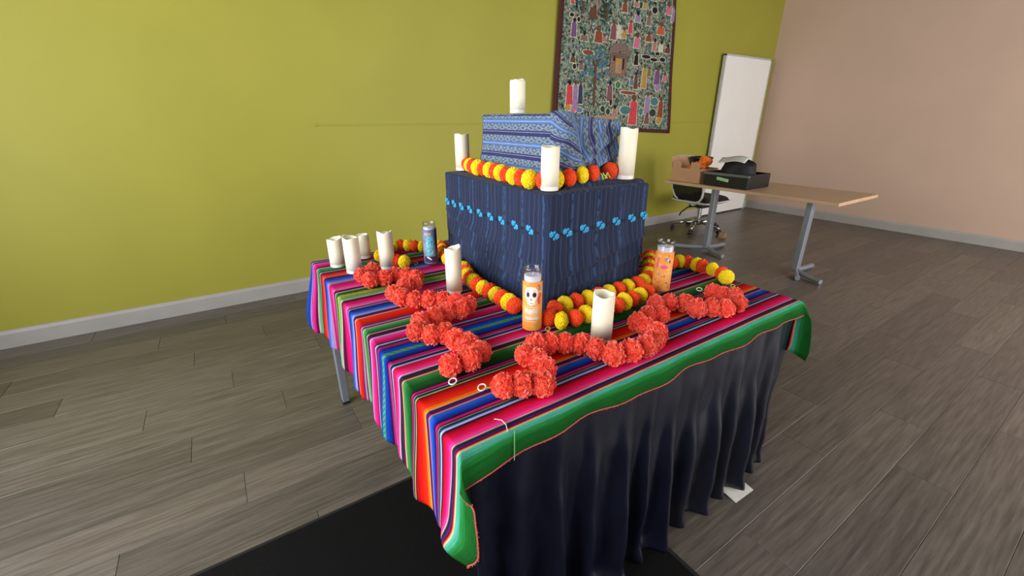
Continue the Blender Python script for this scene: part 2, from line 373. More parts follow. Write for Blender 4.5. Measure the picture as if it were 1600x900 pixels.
def cloth_pos(u, v):
    a = -u if u < 0 else (u - TW if u > TW else 0.0); sx = -1 if u < 0 else 1
    b = -v if v < 0 else (v - TD if v > TD else 0.0); sy = -1 if v < 0 else 1
    if u < 0: a = a * hang_len(v)          # u in -1..0 is the left drop
    x = min(max(u, 0.0), TW); yv = min(max(v, 0.0), TD)
    d = math.hypot(a, b); z = CZ
    z += 0.0012 * fbm(u * 3.0, v * 16) * (1 if d == 0 else 0)
    if d > 0:
        ph = math.atan2(b, a); o, dz = drop(d)
        x += sx * o * math.cos(ph); yv += sy * (o * math.sin(ph) + b * math.cos(ph)); z -= dz
        if a > 0:
            w = smooth01(a / 0.30) * (1 if u < 0 else 0.6)
            x += sx * w * (0.014 + 0.009 * math.sin(v * 27 + 1.0 + 0.8 * math.sin(v * 7)) + 0.006 * math.sin(v * 55 + 2) + 0.030 * smooth01((v - 1.15) / 0.3))
            yv += w * (0.016 * math.sin(v * 21 + 0.4) + 0.008 * math.sin(v * 43) - 0.022 * smooth01((0.12 - v) / 0.17) * math.sin(min(1, a / 0.28) * PI) + 0.045 * smooth01((0.10 - v) / 0.15) * smooth01((a - 0.18) / 0.12))
        if b > 0:
            w = smooth01(b / 0.06) * math.sin(ph) ** 2
            yv += sy * w * (0.012 + 0.005 * math.sin(u * 34) + 0.004 * math.sin(u * 13 + 1))
            z += w * 0.005 * math.sin(u * 17 + 2)
            if sy < 0 and u < 0.13:
                w2 = (1 - u / 0.13) ** 2 * b / 0.052 if u >= 0 else smooth01(1 - a / 0.09) * b / 0.052; z -= 0.034 * w2; yv += 0.004 * w2; x -= 0.018 * w2
    return Vector((x, yv, z))
us = [-1 + i / 26 for i in range(26)] + [-0.06, -0.045, -0.03, -0.018, -0.008] + [TW * i / 50 for i in range(51)] + [TW + d for d in (0.004, 0.009, 0.014, 0.02)] + [TW + 0.02 + 0.2 * (i + 1) / 10 for i in range(10)]
us = sorted(us)
vs = [-0.052 + 0.004 * i for i in range(13)] + [TD * i / 170 for i in range(171)] + [TD + d for d in (0.004, 0.009, 0.014, 0.02)] + [TD + 0.02 + 0.13 * (i + 1) / 10 for i in range(10)]
vs = sorted(vs)
m = MB(); m.grid(cloth_pos, 0, 0, uvfn=lambda u, v: (u * 0.3 if u < 0 else u, v), us=us, vs_=vs)
cl = m.build('tablecloth', stripe_mat(), smooth=True, origin=(TW / 2, TD / 2, CZ), solid=0.0016)
tag(cl, 'multicoloured striped woven cloth spread over the table and hanging down its left side', 'tablecloth')
# red overlocked hem along the front edge and round the hanging corner
hem = [cloth_pos(u, -0.052) + Vector((0, 0, 0)) for u in us if u <= TW]
m = MB(); m.tube(hem, 0.0016, 5)
rnd = random.Random(3)
for i in range(len(hem) - 1):
    for k in range(3):
        p = hem[i].lerp(hem[i + 1], rnd.random()); d = Vector((rnd.uniform(-1, 1), -rnd.random(), rnd.uniform(-1, 0.6))).normalized()
        m.tube([p, p + d * rnd.uniform(0.002, 0.005)], 0.0006, 3)
m.build('overlocked_hem', plain('salmon_thread', (0.80, 0.33, 0.28), 0.8), cl)
th = lambda pts, mat: MB().tube(pts, 0.0009, 5).build('loose_thread', mat, cl)
th([cloth_pos(0.102, 0.045) + Vector((0, 0, 0.003)), cloth_pos(0.111, 0.03) + Vector((0, 0, 0.006)), cloth_pos(0.112, 0.014) + Vector((0, 0, 0.004)), cloth_pos(0.104, -0.002) + Vector((0, -0.002, 0.003))], plain('white_thread', (0.85, 0.85, 0.80), 0.8))
th([cloth_pos(0.118, -0.006) + Vector((0, -0.003, 0.003)), cloth_pos(0.112, -0.02) + Vector((0, -0.004, 0)), cloth_pos(0.108, -0.04) + Vector((0, -0.005, 0)), cloth_pos(0.105, -0.05) + Vector((0, -0.006, -0.006))], plain('green_thread', (0.45, 0.65, 0.40), 0.8))

# ------------------------------------------------------------------ pleated skirt on the front of the table
def skirt_mat():
    t = NT('navy_satin'); n = t.noise(t.mapping(t.coords(), (9, 9, 3)), 2.0, 3)
    t.base(t.ramp(n, [(0.3, lin((0.055, 0.062, 0.110))), (0.7, lin((0.080, 0.092, 0.155)))])).set(rough=0.34, spec=0.42)
    t.bump(t.noise(t.coords(), 900, 1), 0.05, 0.001); return t.m
def skirt_pos(u, h):
    X = 0.012 + u * (TW - 0.02); s = 1 - h                       # h 1 top, 0 floor
    ph = X * 2 * PI / 0.112 + 1.6 * fbm(X * 3.1, 0.4) + 0.5 * s * math.sin(X * 5)
    p = 0.5 + 0.5 * math.sin(ph); p = p ** 1.3
    p2 = 0.5 + 0.5 * math.sin(ph * 0.5 + 1.3)
    A = 0.007 + 0.069 * smooth01(s * 1.25)
    y = -0.001 - A * (0.65 * p + 0.35 * p2 * s) + 0.035 * s
    y -= 0.012 * fbm(X * 5, h * 2.5, 3.0) * smooth01(s * 3)
    z = 0.012 + h * 0.698
    # the hem spreads a little on the floor
    sp = smooth01((0.10 - h) / 0.10) * (0.35 + 0.65 * smooth01(1 - abs(X - 0.45) / 0.28))
    y -= 0.035 * sp
    z += 0.006 * (1 - h) * (0.5 + 0.5 * math.sin(X * 24))
    return Vector((X, min(y, -0.001 + 0.034 * s), z))
m = MB(); m.grid(skirt_pos, 300, 56)
sk = m.build('table_skirt', skirt_mat(), smooth=True, origin=(TW / 2, 0, 0.72), solid=0.001)
tag(sk, 'black-navy satin skirt gathered in folds below the front edge of the cloth', 'table skirt')

# ------------------------------------------------------------------ large box under navy cloth
BX0, BX1, BY0, BY1, BZ0, BZ1 = 0.529, 0.990, 0.422, 1.140, 0.7425, 1.133
def navy_mat():
    t = NT('navy_ikat_cloth'); uv = t.coords('UV')
    wob = t.noise(t.mapping(uv, (9, 16, 1)), 1.0, 2); sp = t.n('ShaderNodeSeparateXYZ'); t.l(uv, sp.inputs[0])
    u = t.math('ADD', sp.outputs[0], t.math('MULTIPLY', t.math('SUBTRACT', wob, 0.5), 0.010))
    cb = t.n('ShaderNodeCombineXYZ'); t.l(u, cb.inputs[0]); t.l(sp.outputs[1], cb.inputs[1])
    a = t.noise(t.mapping(cb.outputs[0], (150, 2.2, 1)), 1.0, 2, 0.6)
    col = t.ramp(a, [(0.30, lin((0.115, 0.135, 0.212))), (0.50, lin((0.138, 0.170, 0.262))), (0.62, lin((0.160, 0.198, 0.300))), (0.76, lin((0.225, 0.285, 0.392)))])
    fine = t.math('GREATER_THAN', t.math('SINE', t.math('MULTIPLY', u, 2 * PI / 0.0235)), 0.90)
    col = t.mix(t.math('MULTIPLY', fine, 0.35), col, lin((0.28, 0.34, 0.46)))
    # wider bands with blurred motifs every 11 cm
    bandc = t.math('GREATER_THAN', t.math('SINE', t.math('ADD', t.math('MULTIPLY', u, 2 * PI / 0.112), 0.6)), 0.955)
    mot = t.noise(t.mapping(cb.outputs[0], (90, 42, 1)), 1.0, 2)
    col = t.mix(t.math('MULTIPLY', bandc, t.math('MULTIPLY', t.math('GREATER_THAN', mot, 0.46), 0.75)), col, lin((0.20, 0.31, 0.45)))
    t.base(col).set(rough=0.9, spec=0.12, sheen=0.08)
    t.bump(t.noise(t.mapping(uv, (900, 700, 1)), 1.0, 1), 0.2, 0.001); return t.m
def seg_d(p, a, b):
    """signed distance of p above the line a-b and the parameter along it"""
    d = (b[0] - a[0], b[1] - a[1]); L = math.hypot(*d); q = (p[0] - a[0], p[1] - a[1])
    return (d[0] * q[1] - d[1] * q[0]) / L, (q[0] * d[0] + q[1] * d[1]) / L / L
def crease(p, a, b, h, w):
    """cloth lapping over a line: bulges above, falls back sharply below"""
    s, k = seg_d(p, a, b)
    f = smooth01(k / 0.15) * smooth01((1 - k) / 0.15)
    return h * f * (math.exp(-(s / w) ** 2) * (1 if s > 0 else math.exp(-(s / (w * 0.12)) ** 2)))
def rect_ring(x0, x1, y0, y1, r, n, cor=6):
    """points, normals and arc lengths round a rounded rectangle, starting at the far end of the left face"""
    out = []; s = 0
    def edge(a, b, nr):
        nonlocal s
        a = Vector((*a, 0)); b = Vector((*b, 0)); L = (b - a).length
        for i in range(n + 1):
            out.append((a.lerp(b, i / n), Vector((*nr, 0)), s + L * i / n))
        s += L
    def arc(c, a0):
        nonlocal s
        for i in range(1, cor):
            a = a0 + PI / 2 * i / cor; nn = Vector((math.cos(a), math.sin(a), 0)); out.append((Vector((*c, 0)) + nn * r, nn, s + r * PI / 2 * i / cor))
        s += r * PI / 2
    edge((x0, y1 - r), (x0, y0 + r), (-1, 0)); arc((x0 + r, y0 + r), PI)
    edge((x0 + r, y0), (x1 - r, y0), (0, -1)); arc((x1 - r, y0 + r), 1.5 * PI)
    edge((x1, y0 + r), (x1, y1 - r), (1, 0)); arc((x1 - r, y1 - r), 0)
    edge((x1 - r, y1), (x0 + r, y1), (0, 1)); arc((x0 + r, y1 - r), PI / 2)
    out.append((out[0][0], out[0][1], s)); return out
def big_disp(P, nr, z):
    d = 0.0022 * fbm(P.x * 9, P.y * 9, z * 9) + 0.002
    if nr.x < -0.9:
        p = (-P.y, z)
        d += crease(p, (-1.14, 0.955), (-0.46, 0.895), 0.010, 0.030) + crease(p, (-1.16, 0.890), (-0.40, 0.800), 0.014, 0.045) + crease(p, (-1.16, 0.975), (-0.80, 0.915), 0.008, 0.02) + crease(p, (-1.10, 0.830), (-0.60, 0.775), 0.008, 0.02)
    if nr.y < -0.9:
        p = (P.x, z)
        d += crease(p, (0.53, 0.835), (1.02, 0.955), 0.014, 0.045) + crease(p, (0.60, 0.800), (1.02, 0.880), 0.010, 0.028)
    d += 0.006 * smooth01((BZ0 + 0.05 - z) / 0.05)
    return d
bb = empty('display_box', ((BX0 + BX1) / 2, (BY0 + BY1) / 2, BZ0), 'large box wrapped in dark navy cloth with a row of turquoise flowers, lower tier', 'covered box')
MB().box(((BX0 + BX1) / 2, (BY0 + BY1) / 2, (BZ0 + BZ1) / 2), (BX1 - BX0 - 0.02, BY1 - BY0 - 0.02, BZ1 - BZ0 - 0.012)).build('carton', plain('cardboard', (0.62, 0.47, 0.33), 0.85, 0.06, 8), bb)
ring = rect_ring(BX0, BX1, BY0, BY1, 0.012, 40)
m = MB(); NZ = 60
def side(i, j):
    P, nr, s = ring[i]; t_ = j / NZ; z = BZ0 + 0.001 + (BZ1 - BZ0 - 0.007) * t_
    return Vector((P.x, P.y, z)) + nr * big_disp(P, nr, z)
m.grid(lambda u, v: side(int(round(u)), int(round(v))), 0, 0, uvfn=lambda u, v: (ring[int(round(u))][2], v / NZ * 0.39), us=list(range(len(ring))), vs_=list(range(NZ + 1)))
# rounded top edge, then the rumpled top
top_loop = [side(i, NZ) for i in range(len(ring) - 1)]; n = len(top_loop)
cxy = Vector(((BX0 + BX1) / 2, (BY0 + BY1) / 2, 0)); rings = [top_loop]
for q, (ins, dz) in enumerate(((0.003, 0.004), (0.010, 0.006), (0.03, 0.0065), (0.07, 0.006), (0.12, 0.005))):
    R_ = []
    for p in top_loop:
        hx, hy = (BX1 - BX0) / 2, (BY1 - BY0) / 2; d = p - cxy
        fx = max(0.0, 1 - ins / hx); fy = max(0.0, 1 - ins / hy)
        z = BZ1 - 0.006 + dz + (0.002 * fbm(p.x * 20, p.y * 20, q) if q > 1 else 0)
        if q in (2, 3) and d.y < -hy * 0.9 and p.x > 0.62: z += 0.003
        R_.append(Vector((cxy.x + d.x * fx, cxy.y + d.y * fy, z)))
    rings.append(R_)
vs_ = [p for r_ in rings for p in r_]; fs = []
for q in range(len(rings) - 1):
    for i in range(n): fs.append((q * n + i, q * n + (i + 1) % n, (q + 1) * n + (i + 1) % n, (q + 1) * n + i))
fs.append(tuple((len(rings) - 1) * n + i for i in range(n)))
m.add(vs_, fs, [(p.x, p.y) for p in vs_])
M_navy = navy_mat()
bc = m.build('navy_cloth', M_navy, bb, smooth=True)
# folded layers of the cloth lying along the front of the top
m = MB()
def foldroll(k, t_):
    a = k * PI; X = 0.60 + t_ * 0.375
    w = 0.024 * smooth01(t_ / 0.25) * (1 + 0.25 * math.sin(t_ * 9)); hgt = (0.017 + 0.006 * math.sin(t_ * 5 + 0.5)) * smooth01(t_ / 0.2)
    return Vector((X, BY0 + 0.012 + 0.026 * (1 - t_) - math.cos(a) * w + w, BZ1 - 0.001 + math.sin(a) * hgt))
m.grid(foldroll, 14, 36, uvfn=lambda u, v: (v * 0.37, u * 0.05), flip=True); m.build('folded_edge', M_navy, bc, smooth=True)
# turquoise flowers joined by dark leaves
M_turq = plain('turquoise_embroidery', (0.16, 0.60, 0.80), 0.75, 0.25, 150); M_leaf = plain('black_green_embroidery', (0.05, 0.07, 0.07), 0.8)
FLz = 1.006
def flower(O, ax, nrm):
    """a pair of small stitched rosettes on the cloth"""
    m = MB(); ax = Vector(ax); nrm = Vector(nrm); up = Vector((0, 0, 1)); O = Vector(O)
    for (x, z, r) in ((-0.011, 0.005, 0.0115), (0.011, -0.004, 0.0115), (0.001, 0.010, 0.006), (0.0, -0.010, 0.006)):
        c = O + ax * x + up * z; k = 12; vs = [c + nrm * 0.004]
        for i in range(k):
            a = 2 * PI * i / k; rr = r * (1 if i % 2 else 0.72); vs.append(c + (ax * math.cos(a) + up * math.sin(a)) * rr + nrm * 0.0015)
        m.add(vs, [(0, 1 + i, 1 + (i + 1) % k) for i in range(k)])
    m.build('flower', M_turq, bc)
def leaf(O, ax, nrm, g):
    m = MB(); ax = Vector(ax); nrm = Vector(nrm); up = Vector((0, 0, 1)); O = Vector(O) + nrm * 0.0015
    for s in (-1, 1):
        m.add([O + ax * s * g * 0.55, O + ax * s * g * 0.1 + up * 0.006, O + up * s * 0.002 + nrm * 0.0015, O + ax * s * g * 0.1 - up * 0.006], [(0, 1, 2), (0, 2, 3)])
    m.build('leaf', M_leaf, bc)
ys = [1.118, 1.052, 0.985, 0.914, 0.835, 0.757, 0.678, 0.594, 0.508]
for i, yy in enumerate(ys):
    z = FLz + 0.003 * smooth01((yy - 0.8) / 0.3); Pd = Vector((BX0, yy, 0)); nr = Vector((-1, 0, 0))
    flower((BX0 - big_disp(Pd, nr, z) - 0.0005, yy, z), (0, -1, 0), nr)
    yn = ys[i + 1] if i < len(ys) - 1 else 0.44
    ym = (yy + yn) / 2; Pm = Vector((BX0, ym, 0)); leaf((BX0 - big_disp(Pm, nr, z) - 0.0005, ym, z - 0.001), (0, -1, 0), nr, 0.022)
xs = [0.556, 0.612, 0.684, 0.757, 0.833, 0.909, 0.972]
for i, xx in enumerate(xs):
    z = FLz + (-0.004 if i == 0 else 0.012 * (xx - 0.65) / 0.32); Pd = Vector((xx, BY0, 0)); nr = Vector((0, -1, 0))
    flower((xx, BY0 - big_disp(Pd, nr, z) - 0.0005, z), (1, 0, 0), nr)
    if i < len(xs) - 1:
        xm = (xx + xs[i + 1]) / 2; leaf((xm, BY0 - big_disp(Vector((xm, BY0, 0)), nr, z) - 0.0005, z), (1, 0, 0), nr, 0.020)

# ------------------------------------------------------------------ small box under patterned blue cloth
SX0, SX1, SY0, SY1, SZ0, SZ1 = 0.628, 0.905, 0.512, 0.975, 1.136, 1.3605
def blue_mat():
    t = NT('patterned_blue_cloth'); uv = t.coords('UV'); sp = t.n('ShaderNodeSeparateXYZ'); t.l(uv, sp.inputs[0]); u, v = sp.outputs[0], sp.outputs[1]
    f = t.math('FRACT', t.math('DIVIDE', v, 0.0785))
    grey = lin((0.47, 0.54, 0.61)); blue = lin((0.32, 0.45, 0.66)); white = lin((0.72, 0.77, 0.84)); nav = lin((0.19, 0.19, 0.38)); dkb = lin((0.16, 0.18, 0.25))
    seq = [(0.0, grey), (0.27, dkb), (0.285, blue), (0.37, white), (0.385, blue), (0.47, dkb), (0.485, grey), (0.76, dkb), (0.775, nav), (0.83, white), (0.84, nav), (0.975, dkb)]
    col = t.ramp(f, seq, 'CONSTANT')
    # woven figures inside the grey bands: chevrons and blocks
    isg = t.math('ADD', t.math('LESS_THAN', f, 0.27), t.math('MULTIPLY', t.math('GREATER_THAN', f, 0.485), t.math('LESS_THAN', f, 0.76)))
    tri = t.math('ABSOLUTE', t.math('SUBTRACT', t.math('FRACT', t.math('DIVIDE', v, 0.0205)), 0.5))
    dq = t.math('ABSOLUTE', t.math('SUBTRACT', t.math('FRACT', t.math('ADD', t.math('DIVIDE', u, 0.046), t.math('MULTIPLY', t.noise(t.mapping(uv, (5, 9, 1)), 1.0, 1), 1.2))), 0.5))
    ch = t.math('GREATER_THAN', t.math('SINE', t.math('MULTIPLY', t.math('ADD', dq, t.math('MULTIPLY', tri, 0.9)), 2 * PI / 0.50)), 0.15)
    nz = t.noise(t.mapping(uv, (75, 110, 1)), 1.0, 3)
    ch2 = t.math('MULTIPLY', ch, t.math('GREATER_THAN', nz, 0.38))
    col = t.mix(t.math('MULTIPLY', isg, t.math('MULTIPLY', ch2, 0.72)), col, lin((0.20, 0.22, 0.30)))
    n2 = t.noise(t.mapping(uv, (25, 320, 1)), 1.0, 2, 0.6)
    col = t.mix(1.0, col, t.ramp(n2, [(0.3, (0.75, 0.75, 0.78, 1)), (0.7, (1.12, 1.12, 1.12, 1))]), 'MULTIPLY')
    t.base(col).set(rough=0.8, spec=0.2, sheen=0.1); t.bump(n2, 0.25, 0.0012); return t.m
M_blue = blue_mat()
sb = empty('small_display_box', ((SX0 + SX1) / 2, (SY0 + SY1) / 2, SZ0), 'small box draped in pale blue patterned woven cloth on top of the navy box', 'covered box')
MB().box(((SX0 + SX1) / 2, (SY0 + SY1) / 2, (SZ0 + SZ1) / 2), (SX1 - SX0 - 0.03, SY1 - SY0 - 0.03, SZ1 - SZ0 - 0.014)).build('carton', plain('cardboard', (0.62, 0.47, 0.33), 0.85, 0.06, 8), sb)
ring2 = rect_ring(SX0, SX1, SY0, SY1, 0.012, 44); NZ2 = 44
def small_disp(P, nr, z):
    t_ = (z - SZ0) / (SZ1 - SZ0); d = 0.003 * fbm(P.x * 11, P.y * 11, z * 7) + 0.002
    d += 0.024 * (1 - t_) ** 3
    if nr.x < -0.9: d += 0.006 * smooth01((P.y - 0.80) / 0.17) * (1 - t_) + crease((-P.y, z), (-0.98, 1.20), (-0.60, 1.165), 0.006, 0.02) + 0.0025 * math.sin(P.y * 38 + z * 8) * (1 - t_)
    if nr.y < -0.9:
        p = (P.x, z)
        d += crease(p, (0.64, 1.165), (0.93, 1.315), 0.020, 0.040) + crease(p, (0.66, 1.15), (0.95, 1.245), 0.020, 0.035) + crease(p, (0.62, 1.235), (0.80, 1.20), 0.014, 0.03) + crease(p, (0.70, 1.19), (0.86, 1.35), 0.010, 0.02)
        d -= 0.014 * math.exp(-(((P.x - 0.700) / 0.020) ** 2 + ((z - 1.270) / 0.045) ** 2))
    return max(d, -0.012)
def side2(i, j):
    P, nr, s = ring2[i]; t_ = j / NZ2
    sag = 0.020 * smooth01((P.x - 0.66) / 0.25) * (1 if P.y < SY0 + 0.1 else 0.4) if P.x > 0.66 else 0
    z = SZ0 + 0.001 + (SZ1 - SZ0 - 0.008 - sag) * t_
    return Vector((P.x, P.y, z)) + nr * small_disp(P, nr, z)
sL = SY1 - SY0 - 0.024 + 0.012
def uv2(i, j):
    P, nr, s = ring2[i]; z = j / NZ2 * 0.22
    if s <= sL: return (s, 0.2205 - z + 0.012)
    return (0.2205 - z, s - sL + 0.013)
k0 = min(i for i, r_ in enumerate(ring2) if r_[2] > sL - 1e-6)
m = MB()
m.grid(lambda u, v: side2(int(u), int(v)), 0, 0, uvfn=lambda u, v: (ring2[int(u)][2], 0.2205 - v / NZ2 * 0.22 + 0.012), us=list(range(0, k0 + 1)), vs_=list(range(NZ2 + 1)))
m.grid(lambda u, v: side2(int(u), int(v)), 0, 0, uvfn=lambda u, v: (0.2205 - v / NZ2 * 0.22, ring2[int(u)][2] - sL + 0.013), us=list(range(k0, len(ring2))), vs_=list(range(NZ2 + 1)))
tl = [side2(i, NZ2) for i in range(len(ring2) - 1)]; n = len(tl); cxy = Vector(((SX0 + SX1) / 2, (SY0 + SY1) / 2, 0)); rings = [tl]
for ins, dz in ((0.003, 0.005), (0.010, 0.0075), (0.04, 0.008), (0.10, 0.008)):
    rings.append([Vector((cxy.x + (p.x - cxy.x) * (1 - ins / 0.14), cxy.y + (p.y - cxy.y) * (1 - ins / 0.232), p.z + dz)) for p in tl])
vs_ = [p for r_ in rings for p in r_]
fs = [(q * n + i, q * n + (i + 1) % n, (q + 1) * n + (i + 1) % n, (q + 1) * n + i) for q in range(len(rings) - 1) for i in range(n)] + [tuple((len(rings) - 1) * n + i for i in range(n))]
m.add(vs_, fs, [(p.y, p.x) for p in vs_])
sc = m.build('blue_cloth', M_blue, sb, smooth=True)
# gathered fold hanging at the front corner, lapel-like
m = MB()
def lapel(u, v):
    a = Vector((0.617, 0.53, 1.3635)).lerp(Vector((0.652, 0.490, 1.368)), u)          # top edge
    b = Vector((0.601, 0.500, 1.165)).lerp(Vector((0.735, 0.478, 1.185)), u)          # bottom edge
    p = a.lerp(b, v); bul = math.sin(u * PI) * (0.010 + 0.016 * math.sin(v * PI))
    return p + Vector((-0.35, -1, 0.15)).normalized() * bul + Vector((-0.002, -0.002, 0.003 * math.sin(v * 11 + u * 4)))
m.grid(lapel, 18, 26, uvfn=lambda u, v: (u * 0.13 + v * 0.08, v * 0.2 - u * 0.06), flip=False); m.build('gathered_fold', M_blue, sc, smooth=True, solid=0.0012)
m = MB()
def lapel2(u, v):
    a = Vector((0.652, 0.492, 1.366)).lerp(Vector((0.690, 0.497, 1.362)), u); b = Vector((0.690, 0.484, 1.205)).lerp(Vector((0.735, 0.482, 1.190)), u)
    p = a.lerp(b, v); return p + Vector((0, -1, 0)) * (0.012 * math.sin(u * PI) * math.sin(v * PI) - 0.006 * u)
m.grid(lapel2, 10, 22, uvfn=lambda u, v: (v * 0.2, u * 0.05)); m.build('gathered_fold', M_blue, sc, smooth=True, solid=0.0012)

# ------------------------------------------------------------------ pillar candles
t = NT('ivory_wax'); co = t.coords(); nz = t.noise(t.mapping(co, (1, 1, 0.5)), 18, 3)
t.base(t.ramp(nz, [(0.3, lin((0.93, 0.895, 0.79))), (0.7, lin((0.955, 0.93, 0.85)))])).set(rough=0.5, spec=0.35, sss=0.15)
t.b.inputs['Subsurface Radius'].default_value = (0.02, 0.014, 0.008); t.b.inputs['Subsurface Scale'].default_value = 0.6
M_wax = t.m
M_cbase = plain('ivory_plastic', (0.90, 0.88, 0.82), 0.4, 0.02)
CAM = Vector((-0.291, -0.612, 0))
def candle(x, y, z, r, h, label, ph=0.0, amp=0.0045):
    o = empty('pillar_candle', (x, y, z), label, 'candle', 'ivory flameless pillar candles')
    def rim(a, k):
        if k < 2: return 0
        w = 1.0 if k >= 2 else 0
        return w * amp * (math.sin(2 * a + ph) * 0.6 + math.sin(a + ph * 1.7) * 0.7 + 0.25 * math.sin(5 * a + ph))
    m = MB(); m.lathe([(r, 0.013), (r * 1.0, h * 0.5), (r, h - 0.005), (r * 0.965, h), (r * 0.86, h - 0.001), (r * 0.78, h - 0.007), (r * 0.72, h - 0.030), (0.002, h - 0.034)], (x, y, z), 40, rim=rim)
    m.build('wax_body', M_wax, o, smooth=True)
    b = MB(); b.lathe([(r * 0.95, 0.0), (r * 0.99, 0.001), (r * 0.99, 0.0128)], (x, y, z), 32); b.build('base', M_cbase, o, smooth=False)
    f = MB(); f.lathe([(0.004, h - 0.034), (0.0052, h - 0.028), (0.004, h - 0.020), (0.0008, h - 0.012)], (x, y, z), 10)
    f.build('flame_tip', M_cbase, o, smooth=True)
    return o
TC = 0.7415; BT = 1.1385
candle(0.700, 0.835, 1.3625, 0.0285, 0.115, 'ivory pillar candle standing alone on top of the small blue draped box', 0.5)
candle(0.598, 1.098, BT, 0.0300, 0.146, 'ivory pillar candle at the far left corner of the navy box', 1.9)
candle(0.893, 0.452, BT + 0.012, 0.0295, 0.165, 'ivory pillar candle at the right end of the navy box, beside the small box', 2.6)
candle(0.562, 0.456, BT, 0.0280, 0.130, 'ivory pillar candle on the near corner of the navy box', 4.0, 0.003)
candle(0.077, 1.317, TC, 0.0310, 0.125, 'ivory pillar candle nearest the far left corner of the table, leftmost of all', 0.9)
candle(0.116, 1.194, TC, 0.0320, 0.152, 'ivory pillar candle at the front of the cluster of three, touching the coral garland end', 3.3)
candle(0.211, 1.379, TC, 0.0300, 0.108, 'short ivory pillar candle half hidden behind the front one of the far left cluster', 5.1)
candle(0.252, 1.172, TC, 0.0320, 0.160, 'ivory pillar candle ringed by the far end of the yellow and orange garland', 2.2, 0.006)
candle(0.365, 0.756, TC, 0.0295, 0.172, 'ivory pillar candle left of the navy box, in front of the blue glass candle', 1.2, 0.006)
candle(0.553, 0.182, TC, 0.0305, 0.146, 'ivory pillar candle nearest the camera, behind the right coral garland', 3.9, 0.004)

# ------------------------------------------------------------------ glass devotional candles
t = NT('clear_glass'); t.base((0.97, 0.98, 0.98, 1)).set(rough=0.03, trans=1.0, ior=1.45); t.b.inputs[0].default_value = (0.95, 0.96, 0.97, 1)
tr_ = t.n('ShaderNodeBsdfTransparent'); fz = t.n('ShaderNodeLayerWeight'); fz.inputs[0].default_value = 0.25
gl_ = t.n('ShaderNodeBsdfGlossy'); gl_.inputs['Roughness'].default_value = 0.04; mg = t.n('ShaderNodeMixShader')
tr_.inputs[0].default_value = (0.96, 0.965, 0.97, 1); t.l(t.math('ADD', t.math('MULTIPLY', t.math('POWER', fz.outputs[1], 2.0), 0.75), 0.06), mg.inputs[0]); t.l(tr_.outputs[0], mg.inputs[1]); t.l(gl_.outputs[0], mg.inputs[2]); t.l(mg.outputs[0], t.out.inputs[0])
M_glass = t.m
M_jwax = plain('white_wax', (0.93, 0.92, 0.95), 0.5, 0.02)
def label_mat(name, c1, c2, c3):
    t = NT(name); co = t.coords('UV'); sp = t.n('ShaderNodeSeparateXYZ'); t.l(co, sp.inputs[0])
    nz = t.noise(t.mapping(co, (5, 7, 1)), 1.0, 3)
    a = t.ramp(sp.outputs[1], [(0.0, lin(c1)), (0.45, lin(c2)), (1.0, lin(c1))])
    t.base(t.mix(t.ramp(nz, [(0.52, (0, 0, 0, 1)), (0.66, (1, 1, 1, 1))]), a, lin(c3))).set(rough=0.4, spec=0.4); return t.m
def ell(x, y, w, h, n=14): return [(x + w / 2 * math.cos(2 * PI * i / n), y + h / 2 * math.sin(2 * PI * i / n)) for i in range(n)]
def rect(x, y, w, h): return [(x - w / 2, y - h / 2), (x + w / 2, y - h / 2), (x + w / 2, y + h / 2), (x - w / 2, y + h / 2)]
